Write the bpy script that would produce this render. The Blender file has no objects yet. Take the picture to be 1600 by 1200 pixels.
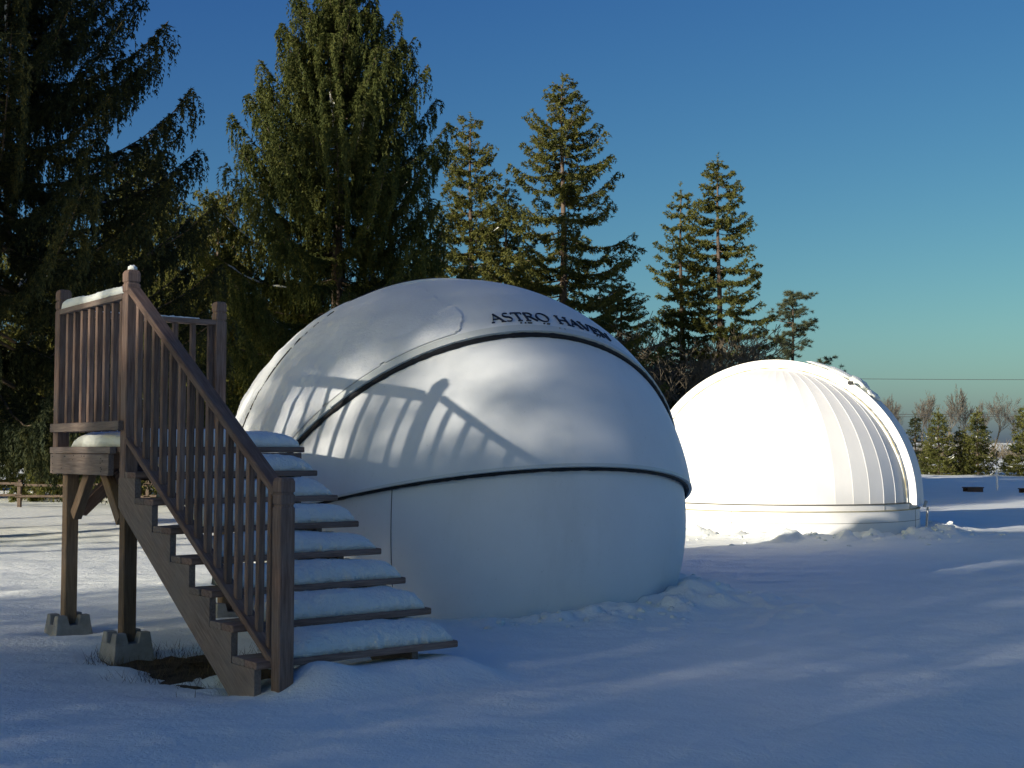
import bpy, math, random
import numpy as np
from mathutils import Vector, Matrix, noise

# ------------------------------------------------------------------ camera, sky, sun
SC = bpy.context.scene
COL = SC.collection
CAM_H = 1.27
cam_d = bpy.data.cameras.new("camera")
cam_d.sensor_width = 36.0
cam_d.lens = 45.0
cam_d.clip_start = 0.1
cam_d.clip_end = 3000
cam = bpy.data.objects.new("camera", cam_d)
COL.objects.link(cam)
cam.location = (0, 0, CAM_H)
PITCH = 0.0523
cam.rotation_euler = (math.pi/2 + PITCH, 0, 0)
SC.camera = cam

SUN = Vector((-0.711, -0.663, 0.233)).normalized()       # direction towards the sun
world = bpy.data.worlds.new("World")
SC.world = world
world.use_nodes = True
wn = world.node_tree.nodes
wl = world.node_tree.links
wn.clear()
sky = wn.new('ShaderNodeTexSky')
sky.sky_type = 'NISHITA'
sky.sun_disc = False
sky.sun_elevation = math.asin(SUN.z)
sky.sun_rotation = math.atan2(SUN.x, SUN.y)
sky.altitude = 300
sky.air_density = 1.0
sky.dust_density = 1.9
sky.ozone_density = 2.0
bg = wn.new('ShaderNodeBackground')
bg.inputs['Strength'].default_value = 0.095
wo = wn.new('ShaderNodeOutputWorld')
hs = wn.new('ShaderNodeHueSaturation')
hs.inputs['Saturation'].default_value = 1.12
wl.new(sky.outputs[0], hs.inputs['Color'])
# clear, dry winter air: one response curve per colour channel over the whole sky
sep = wn.new('ShaderNodeSeparateColor'); com = wn.new('ShaderNodeCombineColor')
wl.new(hs.outputs[0], sep.inputs[0])
SKY_K = 0.095
# (channel exponents and gains)
for ch, (g_, a_) in enumerate(((1.44, 0.565), (1.34, 0.64), (0.74, 0.40))):
    m1 = wn.new('ShaderNodeMath'); m1.operation = 'MULTIPLY'; m1.inputs[1].default_value = SKY_K
    m2 = wn.new('ShaderNodeMath'); m2.operation = 'POWER'; m2.inputs[1].default_value = g_
    m3 = wn.new('ShaderNodeMath'); m3.operation = 'MULTIPLY'; m3.inputs[1].default_value = a_/SKY_K
    wl.new(sep.outputs[ch], m1.inputs[0]); wl.new(m1.outputs[0], m2.inputs[0]); wl.new(m2.outputs[0], m3.inputs[0])
    wl.new(m3.outputs[0], com.inputs[ch])
wl.new(com.outputs[0], bg.inputs[0])
wl.new(bg.outputs[0], wo.inputs[0])

sd = bpy.data.lights.new("sun", 'SUN')
sd.energy = 3.7
sd.angle = math.radians(0.5)
sd.color = (1.0, 0.91, 0.79)
so = bpy.data.objects.new("sun", sd)
so.rotation_euler = SUN.to_track_quat('Z', 'Y').to_euler()
so.location = (-30, -30, 20)
COL.objects.link(so)

SC.view_settings.view_transform = 'Standard'
SC.view_settings.look = 'None'
SC.view_settings.exposure = 1.0
SC.view_settings.gamma = 1.0
SC.view_settings.use_curve_mapping = False

rng = np.random.default_rng(7)

# ------------------------------------------------------------------ materials
def new_mat(name):
    m = bpy.data.materials.new(name)
    m.use_nodes = True
    nt = m.node_tree
    b = nt.nodes['Principled BSDF']
    return m, nt, b

def N(nt, t, **kw):
    n = nt.nodes.new(t)
    for k, v in kw.items():
        setattr(n, k, v)
    return n

def ramp(nt, stops):
    r = nt.nodes.new('ShaderNodeValToRGB')
    el = r.color_ramp.elements
    while len(el) < len(stops):
        el.new(0.5)
    for e, (p, c) in zip(el, stops):
        e.position = p
        e.color = (*c, 1) if len(c) == 3 else c
    return r

def noise_tex(nt, scale, detail=4, rough=0.55, coord='Object', stretch=None):
    tc = nt.nodes.new('ShaderNodeTexCoord')
    n = nt.nodes.new('ShaderNodeTexNoise')
    n.inputs['Scale'].default_value = scale
    n.inputs['Detail'].default_value = detail
    n.inputs['Roughness'].default_value = rough
    if stretch:
        mp = nt.nodes.new('ShaderNodeMapping')
        mp.inputs['Scale'].default_value = stretch
        nt.links.new(tc.outputs[coord], mp.inputs[0])
        nt.links.new(mp.outputs[0], n.inputs['Vector'])
    else:
        nt.links.new(tc.outputs[coord], n.inputs['Vector'])
    return n

def add_bump(nt, b, srcs):
    last = None
    for (n, dist, st) in srcs:
        bp = nt.nodes.new('ShaderNodeBump')
        bp.inputs['Distance'].default_value = dist
        bp.inputs['Strength'].default_value = st
        nt.links.new(n.outputs[0], bp.inputs['Height'])
        if last:
            nt.links.new(last.outputs[0], bp.inputs['Normal'])
        last = bp
    nt.links.new(last.outputs[0], b.inputs['Normal'])

def mat_snow(name, fine=1.0):
    m, nt, b = new_mat(name)
    n1 = noise_tex(nt, 1.3, 5, 0.6)
    r = ramp(nt, [(0.3, (0.83, 0.865, 0.80)), (0.7, (0.89, 0.92, 0.86))])
    nt.links.new(n1.outputs[0], r.inputs[0])
    nt.links.new(r.outputs[0], b.inputs['Base Color'])
    b.inputs['Roughness'].default_value = 0.62
    b.inputs['Specular IOR Level'].default_value = 0.25
    n2 = noise_tex(nt, 60, 4, 0.7)
    n3 = noise_tex(nt, 9, 5, 0.65)
    n4 = noise_tex(nt, 26, 4, 0.7)
    add_bump(nt, b, [(n3, 0.03, 0.5*fine), (n4, 0.014, 0.55*fine), (n2, 0.007, 0.8*fine)])
    return m

M_SNOW = mat_snow('snow')
M_CRUST = mat_snow('crusted snow', 1.8)

def mat_wood(name, c1, c2, c3, grey=0.35):
    m, nt, b = new_mat(name)
    g = noise_tex(nt, 6, 7, 0.65, 'Object', (0.9, 14, 14))
    blot = noise_tex(nt, 3.2, 4, 0.6)
    oi = N(nt, 'ShaderNodeObjectInfo')
    r = ramp(nt, [(0.28, c1), (0.52, c2), (0.75, c3)])
    nt.links.new(g.outputs[0], r.inputs[0])
    mix = N(nt, 'ShaderNodeMixRGB', blend_type='MIX')
    rb = ramp(nt, [(0.42, (0, 0, 0)), (0.68, (grey, grey, grey))])
    nt.links.new(blot.outputs[0], rb.inputs[0])
    nt.links.new(rb.outputs[0], mix.inputs[0])
    nt.links.new(r.outputs[0], mix.inputs[1])
    mix.inputs[2].default_value = (0.22, 0.19, 0.165, 1)
    hsv = N(nt, 'ShaderNodeHueSaturation')
    mr = N(nt, 'ShaderNodeMapRange')
    mr.inputs[3].default_value = 0.72
    mr.inputs[4].default_value = 1.3
    nt.links.new(oi.outputs['Random'], mr.inputs[0])
    nt.links.new(mr.outputs[0], hsv.inputs['Value'])
    nt.links.new(mix.outputs[0], hsv.inputs['Color'])
    nt.links.new(hsv.outputs[0], b.inputs['Base Color'])
    b.inputs['Roughness'].default_value = 0.8
    b.inputs['Specular IOR Level'].default_value = 0.25
    add_bump(nt, b, [(g, 0.004, 0.7)])
    return m

M_WOOD = mat_wood('stained deck timber', (0.09, 0.056, 0.042), (0.20, 0.128, 0.096), (0.31, 0.215, 0.165))
M_WOODP = mat_wood('bare timber', (0.12, 0.075, 0.042), (0.21, 0.14, 0.082), (0.29, 0.205, 0.125), 0.25)
M_WOODG = mat_wood('weathered timber', (0.12, 0.088, 0.07), (0.23, 0.175, 0.14), (0.33, 0.265, 0.215), 0.6)

def mat_simple(name, c, rough=0.5, spec=0.5, var=0.0, scale=3, bump=0.0, bscale=40, coord='Object'):
    m, nt, b = new_mat(name)
    if var:
        n = noise_tex(nt, scale, 5, 0.6, coord)
        lo = tuple(x*(1-var) for x in c)
        hi = tuple(min(1, x*(1+var)) for x in c)
        r = ramp(nt, [(0.3, lo), (0.7, hi)])
        nt.links.new(n.outputs[0], r.inputs[0])
        nt.links.new(r.outputs[0], b.inputs['Base Color'])
    else:
        b.inputs['Base Color'].default_value = (*c, 1)
    b.inputs['Roughness'].default_value = rough
    b.inputs['Specular IOR Level'].default_value = spec
    if bump:
        n = noise_tex(nt, bscale, 4, 0.6, coord)
        add_bump(nt, b, [(n, bump, 0.6)])
    return m

M_SHELL = mat_simple('white gelcoat fibreglass', (0.74, 0.77, 0.765), 0.6, 0.3, 0.05, 1.1, 0.002, 3)
M_FROST = mat_simple('thin frosted snow', (0.755, 0.785, 0.785), 0.5, 0.25, 0.05, 2.0, 0.008, 40)
M_RIM = mat_simple('grey green gelcoat rim', (0.60, 0.64, 0.61), 0.42, 0.4, 0.06, 3)
M_SEAL = mat_simple('black rubber seal', (0.012, 0.013, 0.015), 0.6, 0.3)
M_INK = mat_simple('dark blue lettering', (0.012, 0.02, 0.045), 0.5, 0.3)
M_DOME2 = mat_simple('cream white dome paint', (0.78, 0.78, 0.755), 0.62, 0.25, 0.03, 1.5, 0.002, 5)
M_LINE = mat_simple('yellowed caulk', (0.36, 0.33, 0.20), 0.7, 0.2, 0.3, 5)
M_DARKLINE = mat_simple('dark joint', (0.10, 0.10, 0.085), 0.7, 0.2)
M_METAL = mat_simple('galvanised steel', (0.35, 0.36, 0.37), 0.4, 0.5)
M_CONC = mat_simple('cast concrete', (0.27, 0.265, 0.245), 0.9, 0.2, 0.25, 9, 0.006, 45)
M_SOIL = mat_simple('bare soil and dead grass', (0.085, 0.06, 0.036), 0.95, 0.1, 0.55, 6, 0.02, 25)
M_GRASS = mat_simple('dead grass blades', (0.11, 0.082, 0.042), 0.8, 0.2, 0.5, 20)
M_BARK = mat_simple('spruce bark', (0.10, 0.078, 0.062), 0.9, 0.15, 0.4, 7, 0.01, 20)
M_LIMB = mat_simple('dead spruce twigs', (0.12, 0.095, 0.07), 0.9, 0.15, 0.3, 7)
M_BARE = mat_simple('pale bare twigs', (0.115, 0.105, 0.09), 0.85, 0.2, 0.3, 2)
M_BARE2 = mat_simple('brown bare twigs', (0.135, 0.115, 0.08), 0.85, 0.2, 0.35, 2)
M_WIRE = mat_simple('dark cable', (0.05, 0.055, 0.06), 0.6, 0.3)
M_POLEW = mat_simple('white stake paint', (0.8, 0.8, 0.8), 0.5, 0.4)
M_DARKB = mat_simple('dark painted board', (0.06, 0.045, 0.04), 0.7, 0.3, 0.3, 9)

def grime(m, amt=0.16):
    nt = m.node_tree; b = nt.nodes['Principled BSDF']
    src = b.inputs['Base Color'].links[0].from_socket
    g = noise_tex(nt, 1.7, 8, 0.72, 'Object', (1, 1, 0.28))
    g2 = noise_tex(nt, 38, 3, 0.7)
    r = ramp(nt, [(0.50, (0, 0, 0)), (0.78, (amt, amt, amt))])
    r2 = ramp(nt, [(0.66, (0, 0, 0)), (0.74, (amt*1.6, amt*1.6, amt*1.6))])
    nt.links.new(g.outputs[0], r.inputs[0]); nt.links.new(g2.outputs[0], r2.inputs[0])
    ad = N(nt, 'ShaderNodeMixRGB', blend_type='ADD'); ad.inputs[0].default_value = 1
    nt.links.new(r.outputs[0], ad.inputs[1]); nt.links.new(r2.outputs[0], ad.inputs[2])
    mx = N(nt, 'ShaderNodeMixRGB', blend_type='MIX')
    nt.links.new(ad.outputs[0], mx.inputs[0]); nt.links.new(src, mx.inputs[1])
    mx.inputs[2].default_value = (0.36, 0.38, 0.34, 1)
    nt.links.new(mx.outputs[0], b.inputs['Base Color'])
grime(M_SHELL, 0.20); grime(M_DOME2, 0.14); grime(M_RIM, 0.3)

def mat_foliage(name, c_dark, c_mid, c_hi, scale=1.0, transl=0.3):
    m, nt, b = new_mat(name)
    nt.nodes.remove(b)
    out = nt.nodes['Material Output']
    n = noise_tex(nt, scale, 4, 0.6)
    n2 = noise_tex(nt, scale*11, 2, 0.6)
    ad = N(nt, 'ShaderNodeMath', operation='ADD')
    mu = N(nt, 'ShaderNodeMath', operation='MULTIPLY')
    mu.inputs[1].default_value = 0.5
    nt.links.new(n.outputs[0], ad.inputs[0])
    nt.links.new(n2.outputs[0], ad.inputs[1])
    nt.links.new(ad.outputs[0], mu.inputs[0])
    r = ramp(nt, [(0.36, c_dark), (0.5, c_mid), (0.63, c_hi)])
    nt.links.new(mu.outputs[0], r.inputs[0])
    d = N(nt, 'ShaderNodeBsdfPrincipled')
    d.inputs['Roughness'].default_value = 0.75
    d.inputs['Specular IOR Level'].default_value = 0.2
    t = N(nt, 'ShaderNodeBsdfTranslucent')
    mx = N(nt, 'ShaderNodeMixShader')
    mx.inputs[0].default_value = transl
    nt.links.new(r.outputs[0], d.inputs['Base Color'])
    nt.links.new(r.outputs[0], t.inputs['Color'])
    nt.links.new(d.outputs[0], mx.inputs[1])
    nt.links.new(t.outputs[0], mx.inputs[2])
    nt.links.new(mx.outputs[0], out.inputs[0])
    return m

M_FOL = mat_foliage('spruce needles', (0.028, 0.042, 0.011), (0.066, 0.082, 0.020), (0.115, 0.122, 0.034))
M_FOLD = mat_foliage('dark and shaded spruce needles', (0.013, 0.022, 0.012), (0.032, 0.042, 0.017), (0.075, 0.078, 0.025))  # darker copy; the left edge tree's shade is put into this colour
M_FOLG = mat_foliage('sun-brightened spruce needles', (0.040, 0.054, 0.014), (0.098, 0.106, 0.026), (0.165, 0.160, 0.042))  # brighter copy; sunlight on the needles is put into this colour
M_PINE = mat_foliage('pine needles', (0.04, 0.055, 0.028), (0.075, 0.09, 0.048), (0.12, 0.13, 0.075))

# ------------------------------------------------------------------ object helpers
def tag(o, label=None, cat=None, group=None, kind=None):
    if label: o['label'] = label
    if cat: o['category'] = cat
    if group: o['group'] = group
    if kind: o['kind'] = kind
    return o

def empty(name, loc, label, cat, group=None):
    o = bpy.data.objects.new(name, None)
    o.empty_display_size = 0.3
    o.location = loc
    COL.objects.link(o)
    return tag(o, label, cat, group)

def attach(o, parent):
    o.parent = parent
    m = Matrix.Identity(4)
    p = parent
    chain = []
    while p is not None:
        chain.append(p)
        p = p.parent
    for q in reversed(chain):
        m = m @ q.matrix_parent_inverse @ q.matrix_basis
    o.matrix_parent_inverse = m.inverted()

def mesh_obj(name, verts, faces, mat, parent=None, smooth=False, mw=None):
    me = bpy.data.meshes.new(name)
    me.from_pydata([tuple(v) for v in verts], [], [tuple(f) for f in faces])
    me.validate()
    me.materials.append(mat)
    if smooth:
        me.polygons.foreach_set('use_smooth', [True]*len(me.polygons))
    me.update()
    o = bpy.data.objects.new(name, me)
    COL.objects.link(o)
    if mw is not None:
        o.matrix_world = mw
        o.matrix_basis = mw
    if parent is not None:
        attach(o, parent)
    return o

def np_mesh(name, V, F, mat, parent=None, smooth=False, kind=None):
    """V (n,3) array, F (m,k) array of one polygon size"""
    me = bpy.data.meshes.new(name)
    V = np.asarray(V, dtype=np.float32)
    F = np.asarray(F, dtype=np.int32)
    k = F.shape[1]
    me.vertices.add(len(V))
    me.vertices.foreach_set('co', V.ravel())
    me.loops.add(F.size)
    me.loops.foreach_set('vertex_index', F.ravel())
    me.polygons.add(len(F))
    me.polygons.foreach_set('loop_start', np.arange(0, F.size, k, dtype=np.int32))
    me.polygons.foreach_set('loop_total', np.full(len(F), k, dtype=np.int32))
    if smooth:
        me.polygons.foreach_set('use_smooth', np.ones(len(F), dtype=bool))
    me.materials.append(mat)
    me.update(calc_edges=True)
    o = bpy.data.objects.new(name, me)
    COL.objects.link(o)
    if parent is not None:
        attach(o, parent)
    if kind: o['kind'] = kind
    return o

def board(name, p0, p1, w, h, mat, parent=None, up=(0, 0, 1), bev=0.004):
    """a bevelled timber of section w x h from p0 to p1 (centre line); h is measured along 'up'"""
    p0 = Vector(p0); p1 = Vector(p1)
    X = (p1-p0); L = X.length; X.normalize()
    U = Vector(up)
    Y = U.cross(X).normalized()
    Z = X.cross(Y).normalized()
    mw = Matrix((( X.x, Y.x, Z.x, (p0.x+p1.x)/2), (X.y, Y.y, Z.y, (p0.y+p1.y)/2), (X.z, Y.z, Z.z, (p0.z+p1.z)/2), (0, 0, 0, 1)))
    hw, hh, b = w/2, h/2, min(bev, w/4, h/4)
    prof = [(-hw+b, -hh), (hw-b, -hh), (hw, -hh+b), (hw, hh-b), (hw-b, hh), (-hw+b, hh), (-hw, hh-b), (-hw, -hh+b)]
    V = []; F = []
    n = 8
    secs = [(-L/2, 0.96), (-L/2+b*0.6, 1), (L/2-b*0.6, 1), (L/2, 0.96)]
    for (x, s) in secs:
        for (y, z) in prof:
            V.append((x, y*s if s == 1 else y - math.copysign(b*0.5, y), z if s == 1 else z - math.copysign(b*0.5, z)))
    for i in range(len(secs)-1):
        for j in range(n):
            F.append((i*n+j, i*n+(j+1) % n, (i+1)*n+(j+1) % n, (i+1)*n+j))
    F.append(tuple(reversed(range(n))))
    F.append(tuple(range((len(secs)-1)*n, len(secs)*n)))
    F = [tuple(reversed(f)) for f in F]
    return mesh_obj(name, V, F, mat, parent, mw=mw)

def tube(path, rad, k=6):
    """V, F (quads) for a tube along path; rad scalar or list"""
    path = [Vector(p) for p in path]
    n = len(path)
    if not hasattr(rad, '__len__'): rad = [rad]*n
    V = []; F = []
    for i, p in enumerate(path):
        d = (path[min(i+1, n-1)] - path[max(i-1, 0)]).normalized()
        ref = Vector((0, 0, 1)) if abs(d.z) < 0.9 else Vector((1, 0, 0))
        s = d.cross(ref).normalized(); t = s.cross(d)
        for j in range(k):
            a = 2*math.pi*j/k
            V.append(p + (s*math.cos(a) + t*math.sin(a))*rad[i])
    for i in range(n-1):
        for j in range(k):
            F.append((i*k+j, i*k+(j+1) % k, (i+1)*k+(j+1) % k, (i+1)*k+j))
    return V, F

def fbm(x, y, s, seed=0.0, oct=4):
    return noise.fractal(Vector((x*s, y*s, seed)), 1.0, 2.0, oct)

# vectorised value noise for big grids
_perm = rng.random((256, 256))
def vnoise(x, y, s):
    x = np.asarray(x)*s; y = np.asarray(y)*s
    xi = np.floor(x).astype(int); yi = np.floor(y).astype(int)
    fx = x-xi; fy = y-yi
    fx = fx*fx*(3-2*fx); fy = fy*fy*(3-2*fy)
    a = _perm[xi % 256, yi % 256]; b = _perm[(xi+1) % 256, yi % 256]
    c = _perm[xi % 256, (yi+1) % 256]; d = _perm[(xi+1) % 256, (yi+1) % 256]
    return (a*(1-fx)+b*fx)*(1-fy) + (c*(1-fx)+d*fx)*fy - 0.5
def vfbm(x, y, s, o=4):
    r = 0; a = 1.0
    for i in range(o):
        r = r + a*vnoise(x+17.3*i, y-9.1*i, s*(2.03**i)); a *= 0.5
    return r

# ------------------------------------------------------------------ staircase frame and dome frames
YAW = 0.661
SU = Vector((math.cos(YAW), math.sin(YAW), 0))     # along the treads, left to right
SV = Vector((-math.sin(YAW), math.cos(YAW), 0))    # up the stairs
SO = Vector((-0.312, 7.457, 0))
Z1 = 0.178
RUN, RISE, TD, SW = 0.276, 0.160, 0.285, 1.28
def S(a, b, z): return SO + SU*a + SV*b + Vector((0, 0, z))
DECK = Z1 + 7*RISE
P2x, P2y, P1y, P3x = -1.28, 1.845, 3.14, -0.069
Nx, Ny = -1.197, -0.093
PW = 0.089
PTOP = CAM_H + 1.162
NTOP = 1.133

C1 = Vector((-0.494, 11.774, 0.662))
R_UP, R_MID, R_LOW = 2.188, 2.137, 2.070
C2 = Vector((4.35, 20.95, 0.52))
R2 = 2.12

# ------------------------------------------------------------------ ground
def ground_h(x, y):
    x = np.asarray(x, float); y = np.asarray(y, float)
    z = 0.05*vfbm(x, y*1.6, 0.22, 3) + 0.026*vfbm(x, y*2.2, 1.1, 3) + 0.012*vfbm(x, y*1.5, 4.2, 3)
    far = np.clip((y-24)/20, 0, 1)
    z = z + far*0.10*vfbm(x*0.35, y*1.3, 0.5, 3)
    z = z + np.clip((y-75)/60, 0, 1)*1.4 + np.clip((y-140)/200, 0, 1)*2.0
    # disturbed snow round the near dome
    d1 = np.hypot(x-C1.x, y-C1.y) - 1.97
    ring = np.exp(-((d1-0.22)/0.30)**2)
    side = np.clip(0.35+0.65*(x+0.6)/1.5, 0.15, 1.0)
    lump = np.maximum(0, vfbm(x, y, 5.5, 4)+0.12)
    z = z + ring*side*(0.025 + 0.15*lump)
    dr = np.hypot((x-1.62), (y-11.0)*0.8)
    z = z + 0.11*np.exp(-(dr/0.42)**2)
    dd = np.exp(-((x-0.9)/1.3)**2 - ((y-9.3)/0.55)**2)
    z = z + dd*0.06*lump
    dr = np.exp(-((x-2.1)/0.7)**2 - ((y-10.6)/0.9)**2)
    z = z + dr*(0.02+0.10*np.maximum(0, vfbm(x, y, 4.2, 4)+0.1))
    # round the far dome
    d2 = np.hypot(x-C2.x, y-C2.y) - 2.2
    ring2 = np.exp(-((d2-0.35)/0.38)**2)
    lump2 = np.maximum(0, vfbm(x+40, y, 4.2, 4)+0.15)
    z = z + ring2*(0.05 + 0.20*lump2)
    # drift before the first step, mound round the newel post, hollow below the stairs
    a = (x-SO.x)*SU.x + (y-SO.y)*SU.y
    b = (x-SO.x)*SV.x + (y-SO.y)*SV.y
    m = 1/(1+np.exp(-(a+1.1)*14)) * 1/(1+np.exp((a-0.10)*16)) * 1/(1+np.exp(-(b+0.30)*13)) * 1/(1+np.exp((b-0.45)*5))
    z = z + 0.135*m
    z = z + 0.055*np.exp(-((a+0.93)**2+(b+0.02)**2)/0.03)
    hol = np.exp(-((a+1.05)/0.42)**2 - ((b-1.45)/0.55)**2)
    z = z - 0.15*hol*np.clip(0.75+1.3*vfbm(x, y, 3.0, 4), 0, 1.6)
    hol = np.exp(-((a+1.1)/0.5)**2 - ((b-0.62)/0.35)**2)
    z = z - 0.07*hol*np.clip(0.6+1.6*vfbm(x+5, y, 4.0, 3), 0, 1.6)
    z = z - 0.05*np.exp(-((a+0.6)/0.45)**2 - ((b-1.4)/0.9)**2)
    # footing hollows
    for (fa, fb) in ((-1.2, 1.93), (-1.2, 3.03)):
        r = np.hypot(a-fa, b-fb)
        z = z - 0.055*np.exp(-(r/0.22)**2)
    return z

def ground_z(x, y):
    return float(ground_h(np.array([x]), np.array([y]))[0])

def make_ground():
    # one sheet; finer near the camera and round the domes, running on past the horizon
    ys = [-60.0]
    while ys[-1] < 1200:
        y = ys[-1]
        if y < 0: st = max(0.4, -y*0.09)
        elif y < 4: st = 0.07
        elif y < 13: st = 0.034
        elif y < 17: st = 0.08
        elif y < 21: st = 0.05
        else: st = (y-15)*0.03
        ys.append(y+st)
    xs = [0.0]
    while xs[-1] < 900:
        x = xs[-1]
        st = 0.04 if x < 2.8 else (0.07 if x < 7.5 else (x-5.5)*0.055)
        xs.append(x+st)
    xs = np.array(sorted(set([-v for v in xs] + xs)))
    ys = np.array(ys)
    X, Y = np.meshgrid(xs, ys)
    Z = ground_h(X, Y)
    V = np.stack([X.ravel(), Y.ravel(), Z.ravel()], 1)
    nx, ny = len(xs), len(ys)
    i = np.arange(ny-1)[:, None]*nx + np.arange(nx-1)[None, :]
    i = i.ravel()
    F = np.stack([i, i+1, i+nx+1, i+nx], 1)
    o = np_mesh('snow_ground', V, F, M_SNOW, smooth=True)
    o['kind'] = 'structure'
    return o
make_ground()

def soil_patch():
    V = []; F = []
    n = 24
    base = S(-1.02, 1.5, -0.055)
    for j in range(5):
        for i in range(n):
            t = 2*math.pi*i/n
            r = j/4
            wob = 1+0.18*math.sin(3*t+1)+0.1*math.sin(7*t)
            p = base + SU*(0.95*r*wob*math.cos(t)) + SV*(1.1*r*wob*math.sin(t))
            V.append((p.x, p.y, p.z - 0.05*r*r + 0.012*math.sin(9*t+j)))
    for j in range(4):
        for i in range(n):
            F.append((j*n+i, j*n+(i+1) % n, (j+1)*n+(i+1) % n, (j+1)*n+i))
    o = mesh_obj('bare_ground', V, F, M_SOIL, smooth=True)
    o['kind'] = 'structure'
soil_patch()

def grass():
    r = np.random.default_rng(3)
    n = 2600
    a = -1.05 + r.normal(0, 0.30, n); b = 1.5 + r.normal(0, 0.42, n)
    x = SO.x+SU.x*a+SV.x*b; y = SO.y+SU.y*a+SV.y*b
    gz = ground_h(x, y)
    keep = gz < -0.035
    x, y, gz = x[keep], y[keep], gz[keep]
    n = len(x)
    L = r.uniform(0.04, 0.13, n); th = r.uniform(0, 2*np.pi, n); lean = r.uniform(0.4, 1.6, n)
    w = 0.0022
    B = np.stack([x, y, np.maximum(gz, -0.075)-0.015], 1)
    D = np.stack([np.cos(th)*lean, np.sin(th)*lean, np.ones(n)], 1)
    D /= np.linalg.norm(D, axis=1)[:, None]
    Sd = np.stack([-np.sin(th), np.cos(th), 0*th], 1)
    V = np.concatenate([B-Sd*w, B+Sd*w, B+D*L[:, None]], 0)
    F = np.stack([np.arange(n), np.arange(n)+n, np.arange(n)+2*n], 1)
    o = np_mesh('dead_grass', V, F, M_GRASS)
    tag(o, 'brown dead grass showing through the snow below the wooden stairs', 'grass', kind='stuff')
grass()

# ------------------------------------------------------------------ lumps of kicked-up snow
def snow_lumps(name, pts, label):
    ico_v = []
    ph = (1+5**0.5)/2
    for s1 in (-1, 1):
        for s2 in (-1, 1):
            ico_v += [(0, s1, s2*ph), (s1, s2*ph, 0), (s2*ph, 0, s1)]
    ico_v = np.array(ico_v, float); ico_v /= np.linalg.norm(ico_v[0])
    fs = []
    e = np.min([np.linalg.norm(ico_v[0]-ico_v[j]) for j in range(1, 12)])
    for i in range(12):
        for j in range(i+1, 12):
            for k in range(j+1, 12):
                if max(np.linalg.norm(ico_v[i]-ico_v[j]), np.linalg.norm(ico_v[j]-ico_v[k]), np.linalg.norm(ico_v[i]-ico_v[k])) < e*1.1:
                    nn = np.cross(ico_v[j]-ico_v[i], ico_v[k]-ico_v[i])
                    fs.append((i, j, k) if nn@ico_v[i] > 0 else (i, k, j))
    fs = np.array(fs)
    r = np.random.default_rng(11)
    V = []; F = []
    for c, (x, y, s) in enumerate(pts):
        z = ground_z(x, y)
        v = ico_v*(1+r.normal(0, 0.16, (12, 1)))*s*np.array([r.uniform(0.8, 1.3), r.uniform(0.8, 1.3), r.uniform(0.5, 0.8)])
        t = r.uniform(0, 6.28); co, si = math.cos(t), math.sin(t)
        v = v @ np.array([[co, si, 0], [-si, co, 0], [0, 0, 1]])
        V.append(v + np.array([x, y, z-s*0.15])); F.append(fs+12*c)
    o = np_mesh(name, np.concatenate(V), np.concatenate(F), M_CRUST, smooth=True)
    tag(o, label, 'snow', kind='stuff')

r_ = np.random.default_rng(5)
pts = []
for i in range(120):
    t = r_.uniform(-2.1, -0.05); d = 2.05 + abs(r_.normal(0, 0.33))
    x, y = C1.x + d*math.cos(t), C1.y + d*math.sin(t)
    if x > -0.4: pts.append((x, y, r_.uniform(0.010, 0.042)))
snow_lumps('snow_clods', pts, 'broken snow clods kicked up round the foot of the near dome')
pts = []
for i in range(150):
    t = r_.uniform(-2.2, 0.3); d = 2.28 + abs(r_.normal(0, 0.42))
    pts.append((C2.x + d*math.cos(t), C2.y + d*math.sin(t), r_.uniform(0.015, 0.05)))
snow_lumps('snow_clods', pts, 'bright snow clods heaped along the foot of the far ribbed dome')

# ------------------------------------------------------------------ near dome: clamshell
def smooth_lin(a, b, n): return [a+(b-a)*i/n for i in range(n+1)]
AZ = math.radians(31)
A_ = Vector((math.cos(AZ), math.sin(AZ), 0)); H_ = Vector((A_.y, -A_.x, 0)); K_ = Vector((0, 0, 1))

def shell_pt(phi, tt, R, oh=0.3, side=1, up=0.0):
    """phi: plane angle about the hinge axis, tt in -1..1 along the arc"""
    h = H_*side
    e = h*math.cos(phi) + K_*math.sin(phi)
    A0 = C1 + h*oh
    d = oh*math.sin(phi)
    rho = math.sqrt(R*R-d*d)
    sh = -oh*math.cos(phi)
    Q = A0 + e*sh
    tm = math.acos(max(-1, min(1, -sh/rho)))
    th = tt*tm
    return Q + e*(rho*math.cos(th)) + A_*(rho*math.sin(th))

def shell(name, ph0, ph1, R, thick, mat, parent, oh=0.3, side=1, nph=40, nt=110):
    V = []; F = []
    for layer, rr in ((0, R), (1, R-thick)):
        for i in range(nph+1):
            ph = ph0+(ph1-ph0)*i/nph
            for j in range(nt+1):
                V.append(shell_pt(ph, -1+2*j/nt, rr, oh, side))
    w = nt+1; off = (nph+1)*w
    for i in range(nph):
        for j in range(nt):
            q = (i*w+j, i*w+j+1, (i+1)*w+j+1, (i+1)*w+j)
            F.append(q); F.append(tuple(off+k for k in reversed(q)))
    for j in range(nt):
        F.append((j+1, j, off+j, off+j+1))
        a = nph*w
        F.append((a+j, a+j+1, off+a+j+1, off+a+j))
    if side == 1: F = [tuple(reversed(f)) for f in F]
    o = mesh_obj(name, V, F, mat, parent, smooth=True)
    es = o.modifiers.new('edge', 'EDGE_SPLIT'); es.split_angle = math.radians(40)
    return o

dome1 = empty('clamshell_dome', (C1.x, C1.y, 0), 'smooth white clamshell observatory dome in shade behind the wooden stairs, with dark lettering', 'observatory dome', 'white observatory domes standing in the snow')

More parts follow.
